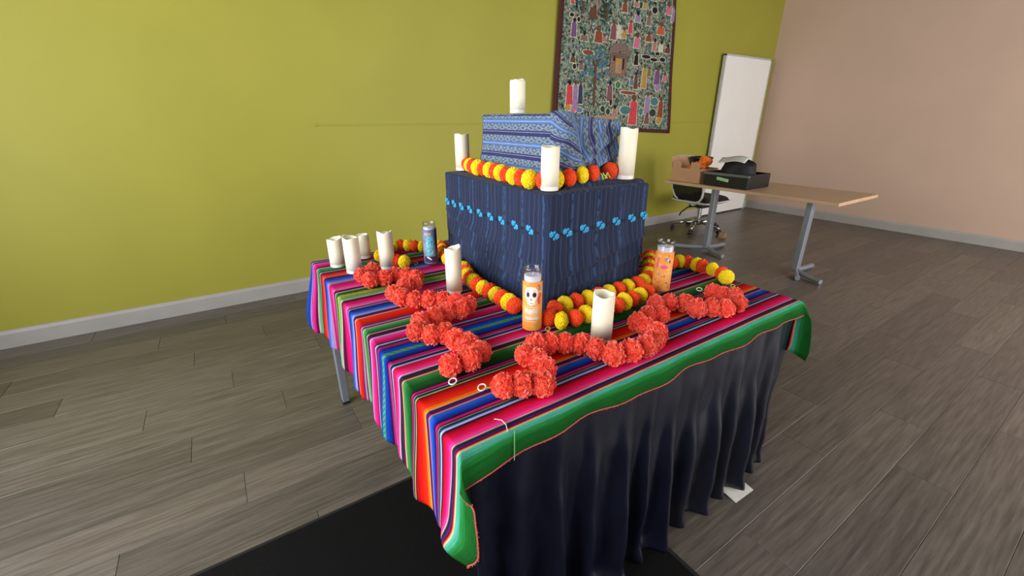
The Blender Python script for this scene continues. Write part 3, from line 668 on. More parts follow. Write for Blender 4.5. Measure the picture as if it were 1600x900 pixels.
def glass_candle(x, y, z, r, h, label, lm, prints, lz=(0.018, 0.80), turn=0.0):
    o = empty('glass_candle', (x, y, z), label, 'candle', 'printed glass candles on the striped cloth')
    rg = r * 0.97
    m = MB(); m.lathe([(rg * 0.80, 0.0), (rg * 0.96, 0.003), (rg, 0.010), (rg, h * 0.86), (rg * 0.95, h * 0.90), (rg * 0.95, h * 0.93), (rg * 0.99, h * 0.95), (rg * 0.99, h * 0.985), (rg * 0.95, h), (rg * 0.89, h), (rg * 0.87, h * 0.95), (rg * 0.90, h * 0.86), (rg * 0.92, 0.012), (rg * 0.7, 0.008), (0.001, 0.008)], (x, y, z), 36)
    m.build('glass_jar', M_glass, o, smooth=True)
    m = MB(); m.lathe([(rg * 0.6, 0.010), (rg * 0.895, 0.014), (rg * 0.895, h * 0.875), (rg * 0.6, h * 0.872), (0.006, h * 0.868)], (x, y, z), 32); m.build('wax', M_jwax, o, smooth=True)
    MB().tube([(x, y, z + h * 0.868), (x + 0.001, y, z + h * 0.90), (x + 0.003, y, z + h * 0.915)], 0.001, 6).build('wick', plain('white_thread', (0.85, 0.85, 0.80), 0.8), o)
    z0, z1 = h * lz[0] + 0.006, h * lz[1]
    m = MB(); m.grid(lambda u, v: Vector((x + (r + 0.0002) * math.cos(2 * PI * u), y + (r + 0.0002) * math.sin(2 * PI * u), z + z0 + (z1 - z0) * v)), 73, 6)
    lb = m.build('label', lm, o, smooth=True)
    # flat print wrapped on the label; x in metres round the jar from the side facing out, y from the label's foot
    face = math.atan2(CAM.y - y, CAM.x - x) + turn
    for nm, poly, mat, lift in prints:
        m = MB(); vs = []
        cx = sum(p[0] for p in poly) / len(poly); cy = sum(p[1] for p in poly) / len(poly)
        ring_ = []
        for (xa, ya), (xb, yb) in zip(poly, poly[1:] + poly[:1]):
            ns = max(1, int(abs(xb - xa) / 0.004) + 1); ring_ += [(xa + (xb - xa) * i / ns, ya + (yb - ya) * i / ns) for i in range(ns)]
        nr = max(1, int(max(abs(p[0] - cx) for p in ring_) / 0.004) + 1); k = len(ring_)
        for (px_, py_) in [(cx, cy)] + [(cx + (p[0] - cx) * j / nr, cy + (p[1] - cy) * j / nr) for j in range(1, nr + 1) for p in ring_]:
            a = face + px_ / r; vs.append(Vector((x + (r + lift) * math.cos(a), y + (r + lift) * math.sin(a), z + z0 + py_)))
        fs = [(0, 1 + i, 1 + (i + 1) % k) for i in range(k)] + [(1 + j * k + i, 1 + (j + 1) * k + i, 1 + (j + 1) * k + (i + 1) % k, 1 + j * k + (i + 1) % k) for j in range(nr - 1) for i in range(k)]
        m.add(vs, fs); m.build(nm, mat, lb)
P_ = lambda n, c: plain('print_' + n, c, 0.5, 0.05, 80)
pw_, pk, pr, pd, pb, pt, po = P_('cream', (0.95, 0.90, 0.84)), P_('black', (0.10, 0.06, 0.08)), P_('red', (0.85, 0.30, 0.26)), P_('plum', (0.36, 0.12, 0.20)), P_('blue', (0.45, 0.55, 0.68)), P_('pink', (0.93, 0.35, 0.50)), P_('pale_orange', (0.98, 0.80, 0.60))
def lettering(x0, x1, y, hgt, seed):
    out = []; q = random.Random(seed); x = x0
    while x < x1:
        w = q.uniform(0.0018, 0.0034); out.append(('lettering', rect(x + w / 2, y + q.uniform(-0.1, 0.1) * hgt, w, hgt * q.uniform(0.75, 1.0)), pw_, 0.0007)); x += w + 0.0010
    return out
skull = [('skull', [(-0.0185, 0.110), (-0.018, 0.124), (-0.012, 0.133), (0.0, 0.136), (0.012, 0.133), (0.0175, 0.124), (0.0175, 0.110), (0.012, 0.100), (0.009, 0.087), (0.0, 0.083), (-0.009, 0.087), (-0.012, 0.100)], pw_, 0.0006),
         ('eye', ell(-0.0085, 0.114, 0.0085, 0.015), pd, 0.0010), ('eye', ell(0.0085, 0.114, 0.0105, 0.015), pd, 0.0010), ('eye', ell(-0.0085, 0.114, 0.0045, 0.009), pk, 0.0013), ('eye', ell(0.0085, 0.114, 0.006, 0.009), pk, 0.0013),
         ('nose', [(0.0, 0.104), (-0.0025, 0.099), (0.0025, 0.099)], pk, 0.0010), ('mouth', rect(0.0, 0.090, 0.011, 0.0014), pk, 0.0010),
         ('brow', rect(-0.009, 0.125, 0.008, 0.0016), pt, 0.0010), ('brow', rect(0.008, 0.125, 0.008, 0.0016), pt, 0.0010),
         ('blossom', ell(0.0235, 0.131, 0.009, 0.013), pb, 0.0008), ('blossom', ell(0.020, 0.139, 0.006, 0.006), pr, 0.0010), ('blossom', ell(0.022, 0.098, 0.010, 0.026), pr, 0.0008), ('blossom', ell(0.026, 0.112, 0.008, 0.014), pr, 0.0009),
         ('rule', rect(0.0, 0.077, 0.044, 0.0012), pw_, 0.0006), ('rule', rect(0.0, 0.052, 0.044, 0.0012), pw_, 0.0006), ('rule', rect(0.0, 0.030, 0.044, 0.0012), pw_, 0.0006)]
skull = [(a, [(x * 1.12, (y_ - 0.11) * 1.12 + 0.112) if y_ > 0.08 else (x, y_) for x, y_ in p], c_, l_) for a, p, c_, l_ in skull]
skull += lettering(-0.020, 0.021, 0.064, 0.019, 1) + lettering(-0.020, 0.021, 0.041, 0.013, 2)
LM_o = label_mat('orange_label', (0.93, 0.58, 0.22), (0.96, 0.66, 0.33), (0.97, 0.72, 0.45))
glass_candle(0.422, 0.346, TC, 0.0292, 0.205, 'orange glass candle with a sugar skull face at the near corner of the navy box', LM_o, skull, turn=-0.12)
q = random.Random(5); confetti = []
for i in range(26):
    confetti.append(('blossom', ell(q.uniform(-0.030, 0.030), q.uniform(0.012, 0.075), q.uniform(0.003, 0.006), q.uniform(0.003, 0.006), 8), q.choice([pr, pt, pb, po, pd]), 0.0007))
for i in range(5):
    a = -0.9 + i * 0.45; L = 0.020; dx, dy = math.sin(a), math.cos(a)
    confetti.append(('blossom', [(0.004 + dx * 0.003 - dy * 0.002, 0.085 + dy * 0.003 + dx * 0.002), (0.004 + dx * L * 0.6 - dy * 0.004, 0.085 + dy * L * 0.6 + dx * 0.004), (0.004 + dx * L, 0.085 + dy * L), (0.004 + dx * L * 0.6 + dy * 0.004, 0.085 + dy * L * 0.6 - dx * 0.004), (0.004 + dx * 0.003 + dy * 0.002, 0.085 + dy * 0.003 - dx * 0.002)], pt, 0.0009))
confetti += [('blossom', ell(0.010, 0.122, 0.012, 0.014), pb, 0.0008), ('blossom', ell(0.015, 0.120, 0.006, 0.007), pw_, 0.0010), ('blossom', ell(0.022, 0.115, 0.005, 0.012), pd, 0.0010), ('blossom', ell(0.016, 0.136, 0.006, 0.006), pr, 0.0008),
             ('blossom', ell(-0.020, 0.118, 0.008, 0.020), pt, 0.0007), ('blossom', ell(-0.022, 0.098, 0.009, 0.020), pt, 0.0008)]
glass_candle(1.014, 0.338, TC, 0.0325, 0.198, 'orange glass candle with scattered pink floral print right of the navy box', LM_o, confetti)
q = random.Random(9); bl = []
cy_ = P_('aqua', (0.36, 0.74, 0.80)); cg = P_('grey_violet', (0.42, 0.40, 0.55)); ct = P_('tan', (0.72, 0.62, 0.48)); cn = P_('navy', (0.22, 0.20, 0.36)); cyl = P_('lemon', (0.85, 0.82, 0.48))
bl += [('panel', rect(-0.002, 0.080, 0.030, 0.085), cy_, 0.0006), ('banner', rect(-0.010, 0.133, 0.032, 0.012), ct, 0.0006), ('panel', rect(0.0, 0.020, 0.060, 0.026), cn, 0.0005), ('panel', rect(0.028, 0.080, 0.012, 0.14), cn, 0.0005),
       ('bird', [(-0.016, 0.034), (-0.006, 0.030), (0.002, 0.022), (0.004, 0.016), (-0.002, 0.018), (-0.010, 0.024), (-0.018, 0.028)], pw_, 0.0010)]
for i in range(30): bl.append(('figure', ell(q.uniform(-0.016, 0.013), q.uniform(0.045, 0.118), q.uniform(0.003, 0.006), q.uniform(0.003, 0.008), 7), q.choice([cg, pw_, cyl, cy_, pt, cn]), 0.0009))
LM_b = label_mat('blue_violet_label', (0.44, 0.46, 0.64), (0.50, 0.60, 0.72), (0.46, 0.38, 0.54))
glass_candle(0.430, 1.113, TC, 0.0305, 0.192, 'blue and violet printed glass candle at the far left of the navy box', LM_b, bl, lz=(0.02, 0.84))

# ------------------------------------------------------------------ marigold garlands
def petal_mat(name, c0, c1, tip_shine, trl=0.30):
    t = NT(name); uv = t.coords('UV'); sp = t.n('ShaderNodeSeparateXYZ'); t.l(uv, sp.inputs[0])
    rnd = t.n('ShaderNodeObjectInfo').outputs['Random']
    nz = t.noise(t.coords('Object'), 90, 2)
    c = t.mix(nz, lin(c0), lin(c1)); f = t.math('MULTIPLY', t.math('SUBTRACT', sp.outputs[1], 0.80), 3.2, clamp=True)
    c = t.mix(t.math('MULTIPLY', f, t.math('MULTIPLY', sp.outputs[0], 0.8)), c, lin(tip_shine))  # paler tips: gloss and light shining through the petals, mixed into the colour
    c = t.mix(1.0, c, t.ramp(rnd, [(0, (0.90, 0.90, 0.90, 1)), (1, (1.04, 1.04, 1.04, 1))]), 'MULTIPLY')
    t.base(c).set(rough=0.55, spec=0.3)
    tr = t.n('ShaderNodeBsdfTranslucent'); t.l(c, tr.inputs[0]); mx = t.n('ShaderNodeMixShader'); mx.inputs[0].default_value = trl
    t.l(t.b.outputs[0], mx.inputs[1]); t.l(tr.outputs[0], mx.inputs[2]); t.l(mx.outputs[0], t.out.inputs[0]); return t.m
M_coral = petal_mat('coral_petals', (1.0, 0.31, 0.22), (1.0, 0.42, 0.31), (1.0, 0.80, 0.74))
M_yel = petal_mat('yellow_petals', (1.0, 0.86, 0.02), (1.0, 0.91, 0.08), (1.0, 0.96, 0.35), 0.08)
M_ora = petal_mat('orange_petals', (0.98, 0.24, 0.05), (1.0, 0.33, 0.09), (1.0, 0.62, 0.42), 0.08)
def pom_mesh(name, mat, r, n, wid, flat, seed, ragged, core=0.78):
    """a ball of ruffled petals round a core, axis z along the string"""
    q = random.Random(seed); m = MB(); g = PI * (3 - 5 ** 0.5)
    for i in range(n):
        zz = 1 - 2 * (i + 0.5) / n; a = i * g + q.uniform(-0.25, 0.25); rr = math.sqrt(1 - zz * zz)
        d = Vector((rr * math.cos(a), rr * math.sin(a), zz)); d = (d + Vector([q.uniform(-0.12, 0.12) for _ in range(3)])).normalized()
        s = d.orthogonal().normalized(); s = (Matrix.Rotation(q.uniform(0, 2 * PI), 3, d) @ s); w = d.cross(s)
        L = r * q.uniform(1 - ragged, 1 + ragged * 0.6); hw = wid * q.uniform(0.8, 1.2); sh = q.random()
        b0 = d * r * 0.35; pts = []; uv = []
        for k, (f, e) in enumerate(((0.55, 0.45), (0.86, 1.0))):
            for sx in (-1, 0, 1): pts.append(d * L * f + s * hw * e * sx + w * hw * 0.45 * (0.0 if sx == 0 else 1) * e); uv.append((sh, f))
        for sx in (-1, -0.35, 0.35, 1):
            pts.append(d * L * (1.0 + q.uniform(-0.07, 0.05)) * (1.0 if abs(sx) < 0.5 else 0.95) + s * hw * 1.05 * sx + w * hw * (0.55 * abs(sx) + q.uniform(-0.2, 0.2))); uv.append((sh, 1.0))
        vs = [b0] + pts; uvs = [(sh, 0.3)] + uv
        fs = [(0, 2, 1), (0, 3, 2), (1, 2, 5, 4), (2, 3, 6, 5), (4, 5, 8, 7), (5, 9, 8), (5, 6, 10, 9)]
        m.add([Vector((p.x, p.y, p.z * flat)) for p in vs], fs, uvs)
    k = 8; prof = [(r * core * math.sin(PI * (j + 0.02) / (k + 0.04)), -r * core * flat * math.cos(PI * j / k)) for j in range(k + 1)]
    m.lathe(prof, n=12)
    o = m.build(name, mat); me = o.data; bpy.data.objects.remove(o); return me
PM_coral = [pom_mesh('coral_pom', M_coral, 0.0330, 190, 0.0056, 0.95, s, 0.12, 0.86) for s in (1, 2, 3)]
def ruffle_mesh(name, mat, r, flat, seed):
    """dense pompom: a ball whose surface is finely ruffled"""
    m = MB(); nu, nv = 60, 36; vs = []; uvs = []
    for j in range(nv + 1):
        ph = PI * j / nv
        for i in range(nu):
            a = 2 * PI * i / nu; d = Vector((math.sin(ph) * math.cos(a), math.sin(ph) * math.sin(a), math.cos(ph)))
            n_ = noise.noise(d * 10 + Vector((seed * 3.1, 0, 0))); n2_ = noise.noise(d * 19 + Vector((0, seed * 1.7, 0))); lob = noise.noise(d * 2.2 + Vector((0, 0, seed)))
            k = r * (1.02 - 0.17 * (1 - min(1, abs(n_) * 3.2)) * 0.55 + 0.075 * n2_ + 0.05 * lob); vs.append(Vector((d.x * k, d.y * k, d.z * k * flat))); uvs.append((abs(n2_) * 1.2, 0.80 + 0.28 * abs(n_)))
    fs = [(j * nu + i, (j + 1) * nu + i, (j + 1) * nu + (i + 1) % nu, j * nu + (i + 1) % nu) for j in range(nv) for i in range(nu)]
    m.add(vs, fs, uvs); o = m.build(name, mat); me = o.data; bpy.data.objects.remove(o); return me
PM_yel = [ruffle_mesh('yellow_pom', M_yel, 0.0290, 0.74, s) for s in (4, 5)]
PM_ora = [ruffle_mesh('orange_pom', M_ora, 0.0285, 0.74, s) for s in (6, 7)]
M_string = plain('green_string', (0.42, 0.55, 0.28), 0.7); M_ring = plain('white_plastic_ring', (0.90, 0.90, 0.86), 0.35, 0.02); M_loop = plain('yellow_string', (0.85, 0.80, 0.35), 0.6)
GN = 0
def resample(pts, n):
    pts = [Vector(p) for p in pts]; d = [0]
    for a, b in zip(pts, pts[1:]): d.append(d[-1] + (b - a).length)
    out = []
    for i in range(n):
        s = d[-1] * i / (n - 1); k = max(j for j in range(len(d)) if d[j] <= s + 1e-9); k = min(k, len(pts) - 2)
        out.append(pts[k].lerp(pts[k + 1], (s - d[k]) / max(1e-9, d[k + 1] - d[k])))
    return out
def garland(pts, kinds, label, rings, n=None, r=0.03, jit=0.0, group=None):
    """pts are pom centres; rings are (end index, ring centre, size)"""
    global GN
    pts = [Vector(p) for p in pts]
    if n: pts = resample(pts, n)
    base = Vector((pts[0].x, pts[0].y, pts[0].z - r))
    g = empty('flower_garland', base, label, 'garland', group); q = random.Random(31 + GN); GN += 1
    line = list(pts)
    for end, c, rad in rings:
        c = Vector(c); p = pts[0] if end == 0 else pts[-1]; d = (p - c); d.z = 0; e = c + d.normalized() * rad
        knot = Vector((e.x, e.y, c.z + 0.001))
        if end == 0: line = [knot] + line
        else: line = line + [knot]
        rg = MB(); rg.tube([c + Vector((math.cos(a) * rad, math.sin(a) * rad, 0.003 * math.sin(a * 1 + 1))) for a in [2 * PI * i / 24 for i in range(24)]], rad * 0.19, 8, closed=True)
        rg.build('end_ring', M_ring if rad > 0.008 else M_loop, g, smooth=True)
    MB().tube(line, 0.0013, 5).build('string', M_string, g)
    for i, p in enumerate(pts):
        kd = kinds[i % len(kinds)]; me = q.choice({'c': PM_coral, 'y': PM_yel, 'o': PM_ora}[kd])
        o = bpy.data.objects.new({'c': 'coral_pom', 'y': 'yellow_pom', 'o': 'orange_pom'}[kd], me); COL.objects.link(o); o.parent = g
        a = pts[max(0, i - 1)]; b = pts[min(len(pts) - 1, i + 1)]; d = (b - a).normalized()
        o.location = p - base; o.rotation_euler = (d.to_track_quat('Z', 'Y') @ Matrix.Rotation(q.uniform(0, 6.28), 3, 'Z').to_quaternion()).to_euler()
        s = q.uniform(0.93, 1.06); o.scale = (s, s, s)
    return g
G_coralL = [(0.164,1.089),(0.108,1.052),(0.119,0.975),(0.173,0.973),(0.221,0.985),(0.256,0.953),(0.279,0.911),(0.246,0.849),(0.205,0.837),(0.150,0.798),(0.158,0.744),(0.190,0.702),(0.230,0.675),(0.268,0.650),(0.298,0.609),(0.315,0.559),(0.278,0.541),(0.233,0.547),(0.185,0.534),(0.136,0.528),(0.106,0.476),(0.131,0.431),(0.166,0.417),(0.174,0.365),(0.189,0.325),(0.197,0.269),(0.153,0.251),(0.100,0.253)]
G_coralR = [(0.164,0.104),(0.203,0.084),(0.243,0.060),(0.286,0.111),(0.300,0.153),(0.290,0.187),(0.343,0.218),(0.381,0.205),(0.416,0.181),(0.448,0.152),(0.463,0.108),(0.483,0.066),(0.533,0.053),(0.587,0.046),(0.630,0.056),(0.671,0.080),(0.677,0.125),(0.684,0.162),(0.748,0.175),(0.782,0.158),(0.843,0.220),(0.889,0.202),(0.926,0.171),(0.922,0.123),(0.967,0.099),(0.998,0.072),(1.073,0.072),(1.119,0.115),(1.100,0.142),(1.094,0.175)]
G_gA = [(0.311,1.127),(0.288,1.164),(0.267,1.211),(0.254,1.288),(0.315,1.372),(0.370,1.402),(0.413,1.387),(0.441,1.341),(0.470,1.308),(0.511,1.281),(0.560,1.276),(0.513,1.164),(0.456,1.062),(0.433,0.982),(0.454,0.969),(0.472,0.946),(0.486,0.898),(0.461,0.830),(0.443,0.755),(0.439,0.700),(0.441,0.652),(0.445,0.613),(0.443,0.564),(0.447,0.521),(0.443,0.472),(0.437,0.427),(0.441,0.384)]
G_gB = [(0.475,0.339),(0.500,0.300),(0.548,0.290),(0.595,0.292),(0.636,0.289),(0.678,0.285),(0.727,0.289),(0.772,0.297),(0.813,0.297),(0.862,0.306),(0.911,0.316)]
G_gC = [(0.532,0.371),(0.590,0.382),(0.641,0.380),(0.687,0.376),(0.747,0.378),(0.800,0.378),(0.861,0.383),(0.910,0.381),(0.963,0.394),(1.012,0.404),(1.086,0.454),(1.189,0.536),(1.279,0.612),(1.367,0.692)]
G_gD = [(1.220,0.477),(1.257,0.473),(1.307,0.472),(1.342,0.449),(1.345,0.404),(1.382,0.380),(1.362,0.332),(1.313,0.279),(1.286,0.243)]
G_gT = [(0.618,1.113),(0.595,1.031),(0.576,0.953),(0.570,0.901),(0.565,0.850),(0.566,0.799),(0.555,0.734),(0.540,0.656),(0.538,0.596),(0.531,0.524),(0.537,0.485),(0.577,0.475),(0.672,0.526),(0.704,0.505),(0.753,0.492),(0.948,0.569),(1.056,0.633),(1.272,0.820)]
Zc, Zy = TC + 0.0295, TC + 0.0275
garland([(x, y, Zc) for x, y in G_coralL], 'c', 'coral garland of tissue flowers zigzagging along the left of the table', [(1, (0.091, 0.222, TC + 0.003), 0.0095)], group='coral paper flower garlands')
garland([(x, y, Zc) for x, y in G_coralR], 'c', 'coral garland of tissue flowers winding along the front right of the table', [(0, (0.138, 0.160, TC + 0.003), 0.0095), (1, (1.142, 0.259, TC + 0.003), 0.0095)], group='coral paper flower garlands')
A = [(x, y, Zy) for x, y in G_gA[:-2]]
A = [(min(max(x, 0.487 if y > 0.96 else 0.0), 0.490) if 0.9 < y < 1.15 and x > 0.40 else (min(x, 0.487) if y < 1.15 else x), y, z) for x, y, z in A]
garland(A, 'yo', 'yellow and orange garland lying along the left side of the navy box', [(0, (0.372, 1.150, TC + 0.002), 0.0075)], n=36, r=0.0275, group='yellow and orange flower garlands')
B = [(x + (0.008 if k_ == 0 else 0), y, Zy) for k_, (x, y) in enumerate(G_gB)]
garland(B, 'oy', 'yellow and orange garland in front of the navy box, nearer of the two rows', [(0, (0.462, 0.318, TC + 0.002), 0.0075)], r=0.026, group='yellow and orange flower garlands')
Cc = [(x, min(y, 0.381) if x < 1.0 else y, Zy + 0.004) for x, y in G_gC[:9]] + [(1.028, 0.412, Zy), (1.065, 0.440, Zy), (1.100, 0.466, Zy), (1.140, 0.497, Zy), (1.180, 0.529, Zy), (1.220, 0.563, Zy), (1.262, 0.598, Zy)]
garland(Cc, 'oy', 'yellow and orange garland against the front face of the navy box, turning its right corner', [], r=0.026, n=17, group='yellow and orange flower garlands')
D = [(min(x, 1.330), y, Zy) for x, y in G_gD]
garland(D, 'yo', 'yellow and orange garland curling near the right edge of the table', [(1, (1.283, 0.210, TC + 0.002), 0.0075)], r=0.026, group='yellow and orange flower garlands')
zt = BT + 0.0278
Tt = [(x, y, zt) for x, y in G_gT[:12]] 
garland(Tt + [(0.628, 0.472, zt), (0.672, 0.470, zt + 0.004), (0.712, 0.466, zt + 0.009), (0.752, 0.468, zt + 0.010)], 'yo', 'yellow and orange garland on the navy box round the foot of the small box', [], r=0.026, n=18, group='yellow and orange flower garlands')
garland([(0.842, 0.480, zt + 0.010), (0.890, 0.510, zt + 0.008), (0.938, 0.525, zt + 0.006), (0.955, 0.570, zt + 0.002), (0.955, 0.620, zt)], 'oyo', 'short end of yellow and orange garland right of the small blue box', [], r=0.026, group='yellow and orange flower garlands')
# loose tuft of lime yarn between the garland ends on the navy box
q = random.Random(12); m = MB()
for i in range(5):
    p0 = Vector((0.795 + q.uniform(-0.01, 0.012), 0.452 + q.uniform(-0.006, 0.006), BT + 0.018)); p1 = p0 + Vector((q.uniform(-0.016, 0.016), -0.006, 0.020)); p2 = p1 + Vector((q.uniform(-0.018, 0.018), -0.006, -0.016))
    m.tube([p0, p1, p2], 0.0020, 6)
tag(m.build('yarn_tie', plain('lime_yarn', (0.72, 0.85, 0.42), 0.7), origin=(0.797, 0.452, BT + 0.015)), 'lime green yarn tie lying between the flowers on the navy box', 'yarn')

# ------------------------------------------------------------------ embroidered wall hanging
MOTIFS=[('f',2.904,2.392,0.057,0.043,'red'),('t',3.041,2.359,0.035,0.113,'brown'),('h',3.193,2.331,0.123,0.116,'brown'),('p',3.235,2.368,0.029,0.168,'rose'),('tree',3.377,2.371,0.193,0.198,'dgreen'),('f',3.630,2.439,0.085,0.113,'rust'),('f',3.795,2.485,0.083,0.067,'rose'),('f',3.831,2.359,0.089,0.096,'lilac'),('f',3.924,2.486,0.059,0.082,'ochre'),('f',4.007,2.356,0.078,0.120,'taupe'),('o',4.089,2.449,0.093,0.064,'black'),('f',4.323,2.490,0.103,0.114,'pink'),('o',2.901,2.281,0.057,0.037,'black'),('f',2.937,2.177,0.074,0.168,'purple'),('o',2.992,2.252,0.043,0.046,'black'),('f',3.284,2.149,0.117,0.155,'rust'),('f',3.081,2.112,0.112,0.079,'taupe'),('f',3.366,2.123,0.082,0.068,'rose'),('f',3.493,2.209,0.093,0.185,'mauve'),('f',3.577,2.216,0.058,0.152,'cream'),('f',3.652,2.195,0.073,0.100,'ochre'),('f',3.736,2.259,0.065,0.125,'red'),('f',3.859,2.142,0.101,0.151,'pink'),('f',4.036,2.186,0.104,0.087,'rust'),('f',4.221,2.283,0.141,0.109,'orange'),('f',4.148,2.121,0.076,0.127,'rose'),('f',4.266,2.115,0.084,0.113,'cream'),('f',4.390,2.094,0.107,0.084,'brown'),('o',3.154,1.974,0.157,0.049,'rust'),('f',2.946,1.909,0.072,0.081,'brown'),('o',2.971,1.836,0.048,0.054,'black'),('f',3.065,1.848,0.078,0.083,'taupe'),('f',2.916,1.592,0.094,0.244,'red'),('f',2.996,1.566,0.079,0.300,'lilac'),('f',3.070,1.596,0.072,0.233,'navy'),('o',2.895,1.447,0.078,0.072,'ochre'),('o',2.974,1.429,0.075,0.070,'pink'),('o',3.062,1.425,0.090,0.053,'blue'),('tree',3.270,1.747,0.335,0.585,'teal'),('hut',3.606,1.937,0.307,0.339,'taupe'),('f',3.506,1.624,0.088,0.213,'mauve'),('o',3.531,1.511,0.042,0.077,'black'),('o',3.626,1.691,0.085,0.072,'green'),('f',3.835,1.741,0.069,0.095,'blue'),('f',3.901,1.744,0.070,0.178,'brown'),('f',4.031,1.795,0.087,0.251,'ochre'),('f',4.107,1.845,0.072,0.099,'olive'),('f',4.257,1.814,0.112,0.199,'purple'),('f',4.395,1.799,0.077,0.087,'pink'),('o',4.283,1.687,0.097,0.087,'lilac'),('f',3.897,1.437,0.138,0.330,'red'),('o',3.797,1.614,0.263,0.037,'rust'),('o',3.768,1.431,0.170,0.093,'teal'),('f',4.125,1.513,0.101,0.249,'lilac'),('f',4.141,1.340,0.097,0.121,'mauve'),('f',4.377,1.467,0.106,0.239,'rust'),('o',4.363,1.323,0.101,0.093,'ochre'),('f',3.601,1.419,0.086,0.134,'rose'),('o',3.412,1.440,0.073,0.070,'dgreen'),('o',3.496,1.414,0.066,0.071,'dgreen'),('o',4.237,1.407,0.126,0.091,'dgreen'),('o',4.247,1.531,0.142,0.089,'teal'),('o',4.031,1.993,0.152,0.039,'black'),('o',4.163,1.971,0.130,0.036,'black'),('o',4.319,1.981,0.107,0.046,'black'),('o',4.216,2.036,0.078,0.036,'black')]
HY = WY - 0.008; HXL0, HXL1, HXR0, HXR1, HZ0, HZ1 = 2.715, 2.765, 4.600, 4.440, 1.190, 2.95
def hpos(s, z, lift=0.0):
    """point on the gently rippled hanging; s runs 0..1 across"""
    k = (z - HZ0) / (2.5 - HZ0); xl = HXL0 + (HXL1 - HXL0) * k; xr = HXR0 + (HXR1 - HXR0) * k
    zz = z + (1 - s) * 0.085 * (1 - min(1, max(0, k)))
    return Vector((xl + (xr - xl) * s, HY - 0.008 - 0.006 * math.sin(s * 9 + 1) - 0.004 * math.sin(z * 6) - lift, zz))
def hs(x, z):
    k = (z - HZ0) / (2.5 - HZ0); xl = HXL0 + (HXL1 - HXL0) * k; xr = HXR0 + (HXR1 - HXR0) * k; return (x - xl) / (xr - xl)
t = NT('stitched_ground'); co = t.coords(); n1 = t.noise(co, 22, 4, 0.65); n2 = t.noise(co, 60, 3)
c = t.ramp(n1, [(0.32, lin((0.12, 0.20, 0.19))), (0.46, lin((0.32, 0.44, 0.40))), (0.56, lin((0.58, 0.60, 0.52))), (0.68, lin((0.30, 0.27, 0.24)))])
t.base(t.mix(t.math('MULTIPLY', t.math('GREATER_THAN', n2, 0.60), 0.8), c, lin((0.72, 0.70, 0.60)))).set(rough=0.95, spec=0.05); t.bump(n2, 0.5, 0.004); M_ground = t.m
wh = empty('wall_hanging', (3.63, HY, HZ0), 'embroidered village scene wall hanging with a dark maroon border on the green wall', 'wall hanging')
m = MB(); m.grid(lambda u, v: hpos(u, HZ0 + (HZ1 - HZ0) * v), 40, 40); m.build('ground_cloth', M_ground, wh, smooth=True, solid=0.004)
M_mar = plain('maroon_binding', (0.30, 0.13, 0.13), 0.9, 0.15, 40)
def strip(f, n): 
    m = MB(); m.grid(f, n, 2); m.build('border', M_mar, wh, smooth=True, solid=0.004)
strip(lambda u, v: hpos(-0.012 + v * 0.035, HZ0 - 0.012 + (HZ1 - HZ0 + 0.012) * u, 0.003), 40)
strip(lambda u, v: hpos(0.982 + v * 0.026, HZ0 - 0.012 + (HZ1 - HZ0 + 0.012) * u, 0.003), 40)
strip(lambda u, v: hpos(-0.012 + 1.02 * u, HZ0 - 0.022 + 0.042 * v, 0.0035), 40)
strip(lambda u, v: hpos(-0.012 + 1.02 * u, HZ1 - 0.022 + 0.042 * v, 0.0035), 40)
HC = dict(red=(0.78, 0.26, 0.28), pink=(0.74, 0.42, 0.50), rose=(0.66, 0.46, 0.44), rust=(0.52, 0.26, 0.17), orange=(0.70, 0.36, 0.18), ochre=(0.68, 0.54, 0.26), cream=(0.78, 0.75, 0.66), brown=(0.38, 0.25, 0.18), taupe=(0.48, 0.40, 0.36), mauve=(0.48, 0.30, 0.32), lilac=(0.58, 0.48, 0.62), purple=(0.44, 0.30, 0.48), blue=(0.36, 0.46, 0.60), navy=(0.20, 0.22, 0.34), black=(0.09, 0.08, 0.09), green=(0.26, 0.46, 0.28), dgreen=(0.12, 0.25, 0.18), teal=(0.25, 0.46, 0.46), olive=(0.46, 0.44, 0.20), hutwall=(0.52, 0.40, 0.34), skin=(0.42, 0.27, 0.20))
def hm(c): return plain('stitch_' + c, HC[c], 0.92, 0.22, 70)
def patch(name, x, z, pts, col, lift, parent, halo=False):
    """padded stitched shape: outline points relative to (x, z)"""
    m = MB(); k = len(pts); cx = sum(p[0] for p in pts) / k; cz = sum(p[1] for p in pts) / k
    out = [hpos(hs(x + a, z + b), z + b, lift) for a, b in pts]; inn = [hpos(hs(x + cx + (a - cx) * 0.7, z + cz + (b - cz) * 0.7), z + cz + (b - cz) * 0.7, lift + 0.004) for a, b in pts]
    m.add(out + inn, [(i, (i + 1) % k, k + (i + 1) % k, k + i) for i in range(k)] + [tuple(range(k, 2 * k))])
    mats = [hm(col)]
    if halo:
        rim = [hpos(hs(x + cx + (a - cx) * 1.10 + math.copysign(0.007, a - cx), z + cz + (b - cz) * 1.02 + math.copysign(0.007, b - cz)), z + cz + (b - cz) * 1.02 + math.copysign(0.007, b - cz), lift - 0.0008) for a, b in pts]
        m.add(rim + out, [(i, (i + 1) % k, k + (i + 1) % k, k + i) for i in range(k)], mi=1); mats.append(hm('cream'))
    return m.build(name, mats, parent)
q = random.Random(21)
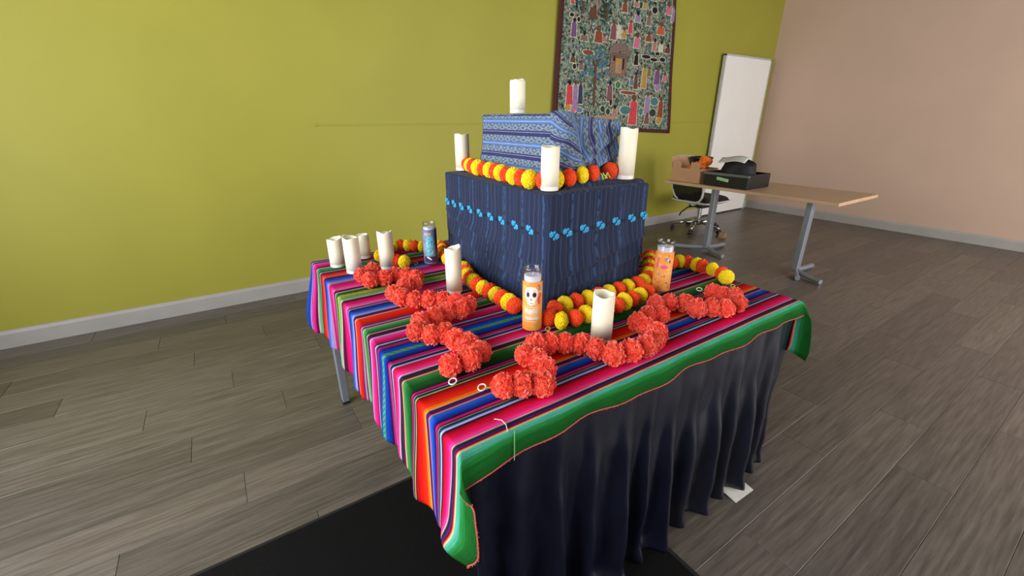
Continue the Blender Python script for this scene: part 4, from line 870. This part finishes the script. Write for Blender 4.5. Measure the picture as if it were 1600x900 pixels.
# further small figures between the large ones
taken = [(x, z, w, h) for _, x, z, w, h, _ in MOTIFS]
for i in range(900):
    x = q.uniform(2.84, 4.42); z = q.uniform(1.30, 2.85); w = q.uniform(0.05, 0.085); h = q.uniform(0.10, 0.22)
    if all(abs(x - a) > (w + c) / 2 + 0.012 or abs(z - b) > (h + d) / 2 + 0.02 for a, b, c, d in taken):
        taken.append((x, z, w, h)); MOTIFS.append((q.choice('fffo'), x, z, w, h * (0.6 if i % 3 else 1), q.choice(['red', 'pink', 'rose', 'rust', 'ochre', 'cream', 'brown', 'taupe', 'mauve', 'lilac', 'purple', 'blue', 'navy', 'dgreen', 'teal', 'teal', 'black', 'green'])))
for kd, x, z, w, h, col in MOTIFS:
    z -= 0.085 * (1 - hs(x, z)) * max(0, 1 - (z - HZ0) / (2.5 - HZ0))
    if kd == 'f':
        a, b = w / 2, h / 2; top = b - 0.30 * min(h, w * 1.5)
        o = patch('stitched_figure', x, z, [(-a, -b), (a, -b), (a * 0.85, -b * 0.2), (a * 0.8, top * 0.7), (a * 0.4, top), (-a * 0.4, top), (-a * 0.8, top * 0.7), (-a * 0.85, -b * 0.2)], col, 0.0055, wh, True)
        hr = min(w, h) * 0.28; patch('head', x, z + top + hr * 0.7, ell(0, 0, hr * 1.7, hr * 2, 8), q.choice(['skin', 'black', 'brown']), 0.0075, o)
    elif kd == 'o': patch('stitched_shape', x, z, ell(0, 0, w, h, 10), col, 0.0055, wh, True)
    elif kd in ('t', 'p'): patch('stitched_trunk', x, z, rect(0, 0, w, h), col, 0.0045, wh)
    elif kd == 'h': patch('stitched_dome', x, z, [(-w / 2, -h / 2), (w / 2, -h / 2), (w / 2, h * 0.1), (w * 0.3, h * 0.4), (0, h / 2), (-w * 0.3, h * 0.4), (-w / 2, h * 0.1)], col, 0.0045, wh)
    elif kd == 'tree':
        big = h > 0.3; o = patch('stitched_tree', x, z, [(-0.018, -h / 2), (0.018, -h / 2), (0.012, h * 0.2), (0.05 if big else 0.01, h * 0.32), (0.0, h * 0.28), (-0.05 if big else -0.01, h * 0.32), (-0.012, h * 0.2)], 'brown', 0.006, wh)
        for i in range(46 if big else 16):
            lx = q.uniform(-w / 2, w / 2); lz = q.uniform(0.0 if big else -h * 0.3, h * 0.5); a = q.uniform(-0.7, 0.7) + (0.6 if lx > 0 else -0.6); L = q.uniform(0.06, 0.10) if big else 0.06
            ca, sa = math.cos(a), math.sin(a)
            patch('stitched_leaf', x, z, [(lx + ca * u - sa * v, lz + sa * u + ca * v) for u, v in ((-L / 2, 0), (0, -0.014), (L / 2, 0), (0, 0.014))], col if q.random() < 0.7 else ('dgreen' if not big else 'blue'), 0.005, o)
    elif kd == 'hut':
        a = w / 2; o = patch('stitched_hut', x, z, [(-a * 0.75, -h * 0.46), (a * 0.55, -h * 0.5), (a * 0.85, -h * 0.3), (a * 0.8, h * 0.2), (-a * 0.85, h * 0.2), (-a * 0.8, -h * 0.3)], 'hutwall', 0.009, wh)
        patch('roof', x, z, [(-a * 1.05, h * 0.12), (a * 1.1, h * 0.12), (a * 1.0, h * 0.32), (a * 0.5, h * 0.46), (0, h * 0.5), (-a * 0.5, h * 0.45), (-a * 0.95, h * 0.30)], 'taupe', 0.011, o)
        for j in range(3): patch('beam', x, z, rect(0, h * (0.16 - j * 0.055), w * 0.84, h * 0.018), 'brown', 0.0145, o)
        patch('doorway', x, z, rect(0.0, -h * 0.18, w * 0.30, h * 0.44), 'ochre', 0.0135, o); patch('stitched_figure', x, z, ell(0.0, -h * 0.24, w * 0.16, h * 0.24, 8), 'lilac', 0.0175, o)
        patch('opening', x, z, rect(-w * 0.24, h * 0.02, w * 0.10, h * 0.14), 'black', 0.0135, o); patch('opening', x, z, rect(w * 0.22, -h * 0.12, w * 0.08, h * 0.32), 'black', 0.0135, o); patch('opening', x, z, ell(0, h * 0.22, w * 0.09, h * 0.05, 8), 'black', 0.0155, o)
# dense small leaves and stitches, too many to count
m = MB(); cols = ['teal', 'green', 'cream', 'black', 'dgreen', 'rust', 'pink', 'blue', 'ochre']; wts = [26, 8, 26, 24, 12, 4, 4, 4, 3]
for i in range(2300):
    s_ = q.uniform(0.03, 0.975); z = q.uniform(HZ0 + 0.03, HZ1 - 0.03); L = q.uniform(0.025, 0.065); wd = q.uniform(0.008, 0.016); a = q.uniform(0, PI); ca, sa = math.cos(a), math.sin(a)
    k = (z - HZ0) / (2.5 - HZ0); W_ = 1.8
    P = [hpos(s_ + (ca * u - sa * v) / W_, z + sa * u + ca * v, 0.0042 + (0.003 if abs(u) < 1e-6 else 0)) for u, v in ((-L / 2, 0), (0, -wd / 2), (L / 2, 0), (0, wd / 2))]
    m.add(P, [(0, 1, 2), (0, 2, 3)], mi=q.choices(range(9), wts)[0])
tag(m.build('stitched_foliage', [hm(c) for c in cols], wh), kind='stuff')

# ------------------------------------------------------------------ white panel against the wall
wp = empty('white_panel', (6.05, WY - 0.06, 0), 'tall white board standing against the green wall behind the desk', 'board')
MB().box((6.055, WY - 0.055, 1.065), (1.10, 0.025, 2.09)).build('board', plain('white_board', (0.96, 0.95, 0.93), 0.45, 0.02, 3), wp)
for xx in (5.5, 6.61): MB().box((xx, WY - 0.055, 1.06), (0.022, 0.035, 2.12)).build('edge_strip', plain('grey_trim', (0.74, 0.74, 0.73), 0.4), wp)
MB().box((6.055, WY - 0.055, 2.115), (1.132, 0.035, 0.022)).build('edge_strip', plain('grey_trim', (0.74, 0.74, 0.73), 0.4), wp)

# ------------------------------------------------------------------ desk
DX0, DX1, DY0, DY1, DZ = 3.62, 4.38, 0.75, 2.36, 0.742
dk = empty('desk', ((DX0 + DX1) / 2, (DY0 + DY1) / 2, 0), 'pale wood topped desk with grey metal legs at the back right', 'desk')
t = NT('pale_wood'); g = t.noise(t.mapping(t.coords(), (30, 2, 1)), 2.0, 4); t.base(t.ramp(g, [(0.3, lin((0.74, 0.60, 0.47))), (0.7, lin((0.82, 0.68, 0.55)))])).set(rough=0.45); M_pale = t.m
MB().box(((DX0 + DX1) / 2, (DY0 + DY1) / 2, DZ - 0.014), (DX1 - DX0, DY1 - DY0, 0.028)).build('desktop', M_pale, dk, bevel=0.003)
for yy in (1.99, 1.08):
    lg = MB().box((3.985, yy, 0.380), (0.07, 0.05, 0.696)).build('leg', M_leg, dk, bevel=0.006)
    MB().tube([(3.985, yy, 0.045), (3.90, yy + (0.15 if yy > 1.5 else -0.05), 0.030), (3.82, yy + (0.29 if yy > 1.5 else -0.10), 0.024)], 0.022, 8).build('foot', M_leg, lg)
    MB().tube([(3.985, yy, 0.045), (3.93, yy - 0.12, 0.030), (3.88, yy - 0.26, 0.024)], 0.022, 8).build('foot', M_leg, lg)
    MB().tube([(3.985, yy, 0.045), (4.16, yy, 0.030), (4.32, yy, 0.024)], 0.022, 8).build('foot', M_leg, lg)
MB().box((3.985, 1.535, 0.700), (0.05, 1.1, 0.04)).build('crossbar', M_leg, dk)

# cardboard box of orange flowers
M_card = plain('pale_cardboard', (0.76, 0.58, 0.43), 0.85, 0.06, 8)
cb = empty('cardboard_box', (3.80, 2.15, DZ), 'open brown cardboard box with raised flaps on the desk', 'box')
bx0, bx1, by0, by1, bz = 3.655, 3.955, 1.985, 2.315, DZ + 0.002
MB().box(((bx0 + bx1) / 2, (by0 + by1) / 2, bz + 0.003), (bx1 - bx0, by1 - by0, 0.005)).build('bottom', M_card, cb)
for c, d in (((bx0 + 0.003, (by0 + by1) / 2, bz + 0.07), (0.005, by1 - by0, 0.13)), ((bx1 - 0.003, (by0 + by1) / 2, bz + 0.07), (0.005, by1 - by0, 0.13)), (((bx0 + bx1) / 2, by0 + 0.003, bz + 0.07), (bx1 - bx0 - 0.012, 0.005, 0.13)), (((bx0 + bx1) / 2, by1 - 0.003, bz + 0.07), (bx1 - bx0 - 0.012, 0.005, 0.13))):
    MB().box(c, d).build('side', M_card, cb)
for ya, yb in ((by0 + 0.002, by0 + 0.125), (by1 - 0.115, by1 - 0.002)):
    MB().prism([(0, 0), (yb - ya, 0), (yb - ya - 0.012, 0.195), (0.012, 0.195)], (bx0 - 0.002, ya, bz + 0.002), (0, 1, 0), (0.03, 0, 1), 0.004).build('flap', M_card, cb)
MB().prism([(0, 0), (bx1 - bx0, 0), (bx1 - bx0 - 0.02, 0.10), (0.02, 0.10)], (bx0, by1 + 0.002, bz + 0.135), (1, 0, 0), (0, 0.35, 1), 0.004).build('flap', M_card, cb)
MB().box((3.80, by0 - 0.001, bz + 0.065), (0.06, 0.002, 0.05)).build('sticker', plain('white_paper', (0.84, 0.83, 0.80), 0.7), cb)
M_of = petal_mat('orange_tissue', (1.0, 0.52, 0.14), (1.0, 0.62, 0.22), (1.0, 0.80, 0.55), 0.15)
big_pom = pom_mesh('tissue_flower', M_of, 0.085, 90, 0.022, 0.85, 44, 0.2)
for i, (xx, yy, zz, s) in enumerate(((3.745, 2.050, 0.165, 0.72), (3.850, 2.070, 0.200, 0.76), (3.745, 2.165, 0.105, 0.62), (3.770, 2.265, 0.080, 0.50))):
    o = bpy.data.objects.new('tissue_flower', big_pom); COL.objects.link(o); o.location = (xx, yy, DZ + zz); o.rotation_euler = (0.4 * i, 0.3, i); o.scale = (s, s, s)
    tag(o, ['bright orange tissue paper flower at the front of the cardboard box', 'bright orange tissue paper flower at the back of the cardboard box', 'orange tissue paper flower in the middle of the cardboard box', 'small orange tissue paper flower showing between the box flaps'][i], 'paper flower', 'orange tissue flowers in the cardboard box')
M_blk = plain('black_fabric', (0.055, 0.055, 0.06), 0.7, 0.2, 30); M_blp = plain('black_plastic', (0.07, 0.07, 0.075), 0.4)
m = MB(); m.lathe([(0.02, 0.0), (0.09, 0.004), (0.115, 0.03), (0.118, 0.045), (0.105, 0.048), (0.085, 0.03), (0.02, 0.02)], (4.06, 2.26, DZ + 0.175), 24)
m.lathe([(0.06, 0.0), (0.05, 0.02), (0.045, 0.12), (0.07, 0.17), (0.03, 0.178)], (4.06, 2.26, DZ + 0.001), 20)
tag(m.build('footed_bowl', M_blp, smooth=True, origin=(4.06, 2.26, DZ)), 'black footed bowl standing behind the cardboard box', 'bowl')
# black crate with papers and a folded bag
cr = empty('black_crate', (3.83, 1.68, DZ), 'low black plastic crate on the desk beside the cardboard box', 'crate')
kx0, kx1, ky0, ky1 = 3.66, 4.02, 1.50, 1.93
MB().box(((kx0 + kx1) / 2, (ky0 + ky1) / 2, DZ + 0.006), (kx1 - kx0, ky1 - ky0, 0.008)).build('bottom', M_blp, cr)
for c, d in (((kx0, (ky0 + ky1) / 2, DZ + 0.065), (0.012, ky1 - ky0, 0.125)), ((kx1, (ky0 + ky1) / 2, DZ + 0.065), (0.012, ky1 - ky0, 0.125)), (((kx0 + kx1) / 2, ky0, DZ + 0.065), (kx1 - kx0, 0.012, 0.125)), (((kx0 + kx1) / 2, ky1, DZ + 0.065), (kx1 - kx0, 0.012, 0.125))):
    MB().box(c, d).build('side', M_blp, cr, bevel=0.003)
MB().box((kx0 - 0.004, (ky0 + ky1) / 2, DZ + 0.115), (0.02, ky1 - ky0 + 0.02, 0.022)).build('rim', plain('grey_plastic', (0.40, 0.41, 0.42), 0.4), cr, bevel=0.003)
MB().box((kx0 - 0.0075, 1.74, DZ + 0.070), (0.002, 0.12, 0.028), M=Matrix.Rotation(0.12, 3, 'X')).build('sticker', plain('mint_paper', (0.62, 0.80, 0.58), 0.6), cr)
def bagpos(u, v):
    a = u * 2 * PI; h = v; r = (0.165 - 0.05 * h) * (1 + 0.12 * math.sin(3 * a + 1) + 0.08 * fbm(math.cos(a) * 2, math.sin(a) * 2, h * 3))
    if h > 0.8: r *= max(0.02, 1 - ((h - 0.8) / 0.2) ** 2)
    return Vector((3.845 + r * 0.9 * math.cos(a), 1.70 + r * 1.05 * math.sin(a), DZ + 0.02 + h * 0.23 + 0.012 * math.sin(4 * a) * h))
m = MB(); m.grid(bagpos, 40, 16); tag(m.build('fabric_bag', M_blk, smooth=True, origin=(3.845, 1.70, DZ + 0.02)), 'slouched black fabric bag piled in the crate on the desk', 'bag')
def paper(u, v): return Vector((3.69 + 0.07 * v, 1.58 + 0.26 * u, DZ + 0.225 + 0.012 * math.sin(u * 5) + 0.045 * v))
m = MB(); m.grid(paper, 12, 5); tag(m.build('paper_sheet', plain('white_paper', (0.84, 0.83, 0.80), 0.7), smooth=True, origin=(3.72, 1.73, DZ + 0.15), solid=0.001), 'white paper sheet resting across the black bag in the crate', 'paper')

# ------------------------------------------------------------------ office chair behind the desk
chx, chy = 4.75, 2.63
ch = empty('office_chair', (chx, chy, 0), 'white framed office chair with black mesh back and chrome star base', 'chair')
M_chr = plain('chrome', (0.80, 0.80, 0.82), 0.12, 0.02, metal=1.0); M_wpl = plain('white_plastic', (0.86, 0.86, 0.85), 0.35, 0.02)
m = MB(); m.lathe([(0.045, 0.075), (0.05, 0.10), (0.035, 0.125), (0.030, 0.13)], (chx, chy, 0), 20); m.lathe([(0.022, 0.12), (0.022, 0.30)], (chx, chy, 0), 16)
m.build('gas_column', M_chr, ch, smooth=False)
for i in range(5):
    a = math.radians(128 + 72 * i); d = Vector((math.cos(a), math.sin(a), 0)); c = Vector((chx, chy, 0))
    sp_ = MB().tube([c + d * 0.03 + Vector((0, 0, 0.105)), c + d * 0.16 + Vector((0, 0, 0.098)), c + d * 0.30 + Vector((0, 0, 0.070))], [0.020, 0.017, 0.012], 8).build('base_arm', M_chr, ch, smooth=True)
    e = c + d * 0.30; side_ = Vector((-d.y, d.x, 0)); R = side_.to_track_quat('Z', 'Y').to_matrix()
    for s in (-1, 1): MB().lathe([(0.012, -0.010), (0.027, -0.008), (0.027, 0.008), (0.012, 0.010)], e + side_ * 0.016 * s + Vector((0, 0, 0.028)), 16, R=R).build('caster', M_blp, sp_)
MB().box((chx, chy, 0.325), (0.20, 0.20, 0.05)).build('tilt_mechanism', M_blp, ch, bevel=0.008)
MB().tube([(chx - 0.08, chy - 0.02, 0.32), (chx - 0.20, chy + 0.04, 0.31), (chx - 0.28, chy + 0.07, 0.25), (chx - 0.30, chy + 0.075, 0.21)], 0.009, 8).build('lever', M_blp, ch)
def seatp(u, v):
    x = (u - 0.5) * 2; y = (v - 0.5) * 2; k = (1 - abs(x) ** 5) * (1 - abs(y) ** 5)
    return Vector((chx + x * 0.25 , chy + y * 0.24, 0.385 + 0.075 * max(0, k) ** 0.4 - 0.012 * math.cos(x * 2)))
m = MB(); m.grid(seatp, 20, 20); m.build('seat_cushion', M_blk, ch, smooth=True)
def shell(u, v):
    x = (u - 0.5) * 2; y = (v - 0.5) * 2; k = (1 - abs(x) ** 4) * (1 - abs(y) ** 4)
    return Vector((chx + x * 0.262, chy + y * 0.252, 0.392 - 0.042 * max(0, k) ** 0.5))
m = MB(); m.grid(shell, 20, 20, flip=True); m.build('seat_shell', M_wpl, ch, smooth=True, solid=0.008)
# backrest on the left, leaning out
bc_ = Vector((chx - 0.30, chy + 0.03, 0.66)); bdir = Vector((0.12, 1.0, 0)).normalized(); bup = Vector((-0.20, 0.02, 1)).normalized()
def sq(a, w, h): 
    c, s = math.cos(a), math.sin(a); return bc_ + bdir * (w * math.copysign(abs(c) ** 0.5, c)) + bup * (h * math.copysign(abs(s) ** 0.55, s))
fr = MB(); fr.tube([sq(2 * PI * i / 40, 0.235, 0.28) for i in range(40)], 0.014, 8, closed=True); fr.build('back_frame', M_wpl, ch, smooth=True)
ms = MB()
for i in range(-17, 18):
    ms.tube([bc_ + bdir * (i * 0.0130) - bup * 0.262, bc_ + bdir * (i * 0.0130) + Vector((-0.02, 0, 0)), bc_ + bdir * (i * 0.0130) + bup * 0.262], 0.0042, 4)
for j in range(-20, 21): ms.tube([bc_ + bup * (j * 0.0130) - bdir * 0.225, bc_ + bup * (j * 0.0130) + bdir * 0.225], 0.0042, 4)
tag(ms.build('mesh_back', M_blk, ch), kind='stuff')
MB().tube([bc_ - bup * 0.27, bc_ - bup * 0.33 + Vector((0.10, 0, 0)), (chx - 0.06, chy, 0.34)], 0.018, 8).build('back_stem', M_wpl, ch, smooth=True)
# small wooden block and a length of timber on the floor near the desk
MB2 = MB().box((4.66, 2.22, 0.0325), (0.09, 0.07, 0.065), 0.3)
tag(MB2.build('wood_block', plain('block_wood', (0.60, 0.47, 0.36), 0.7, 0.15, 20), origin=(4.66, 2.22, 0), bevel=0.004), 'small wooden block on the floor beyond the desk foot', 'block')
# folded white paper on the floor by the skirt
m = MB(); m.add([Vector(p) for p in ((1.085, -0.066, 0.0015), (1.20, -0.070, 0.0015), (1.21, 0.06, 0.004), (1.09, 0.07, 0.004), (1.088, 0.0, 0.010), (1.205, -0.005, 0.010))], [(0, 1, 5, 4), (4, 5, 2, 3)])
tag(m.build('folded_paper', plain('white_paper', (0.84, 0.83, 0.80), 0.7), origin=(1.1, 0.0, 0.0), solid=0.001), 'folded white paper on the floor at the bottom of the skirt', 'paper')
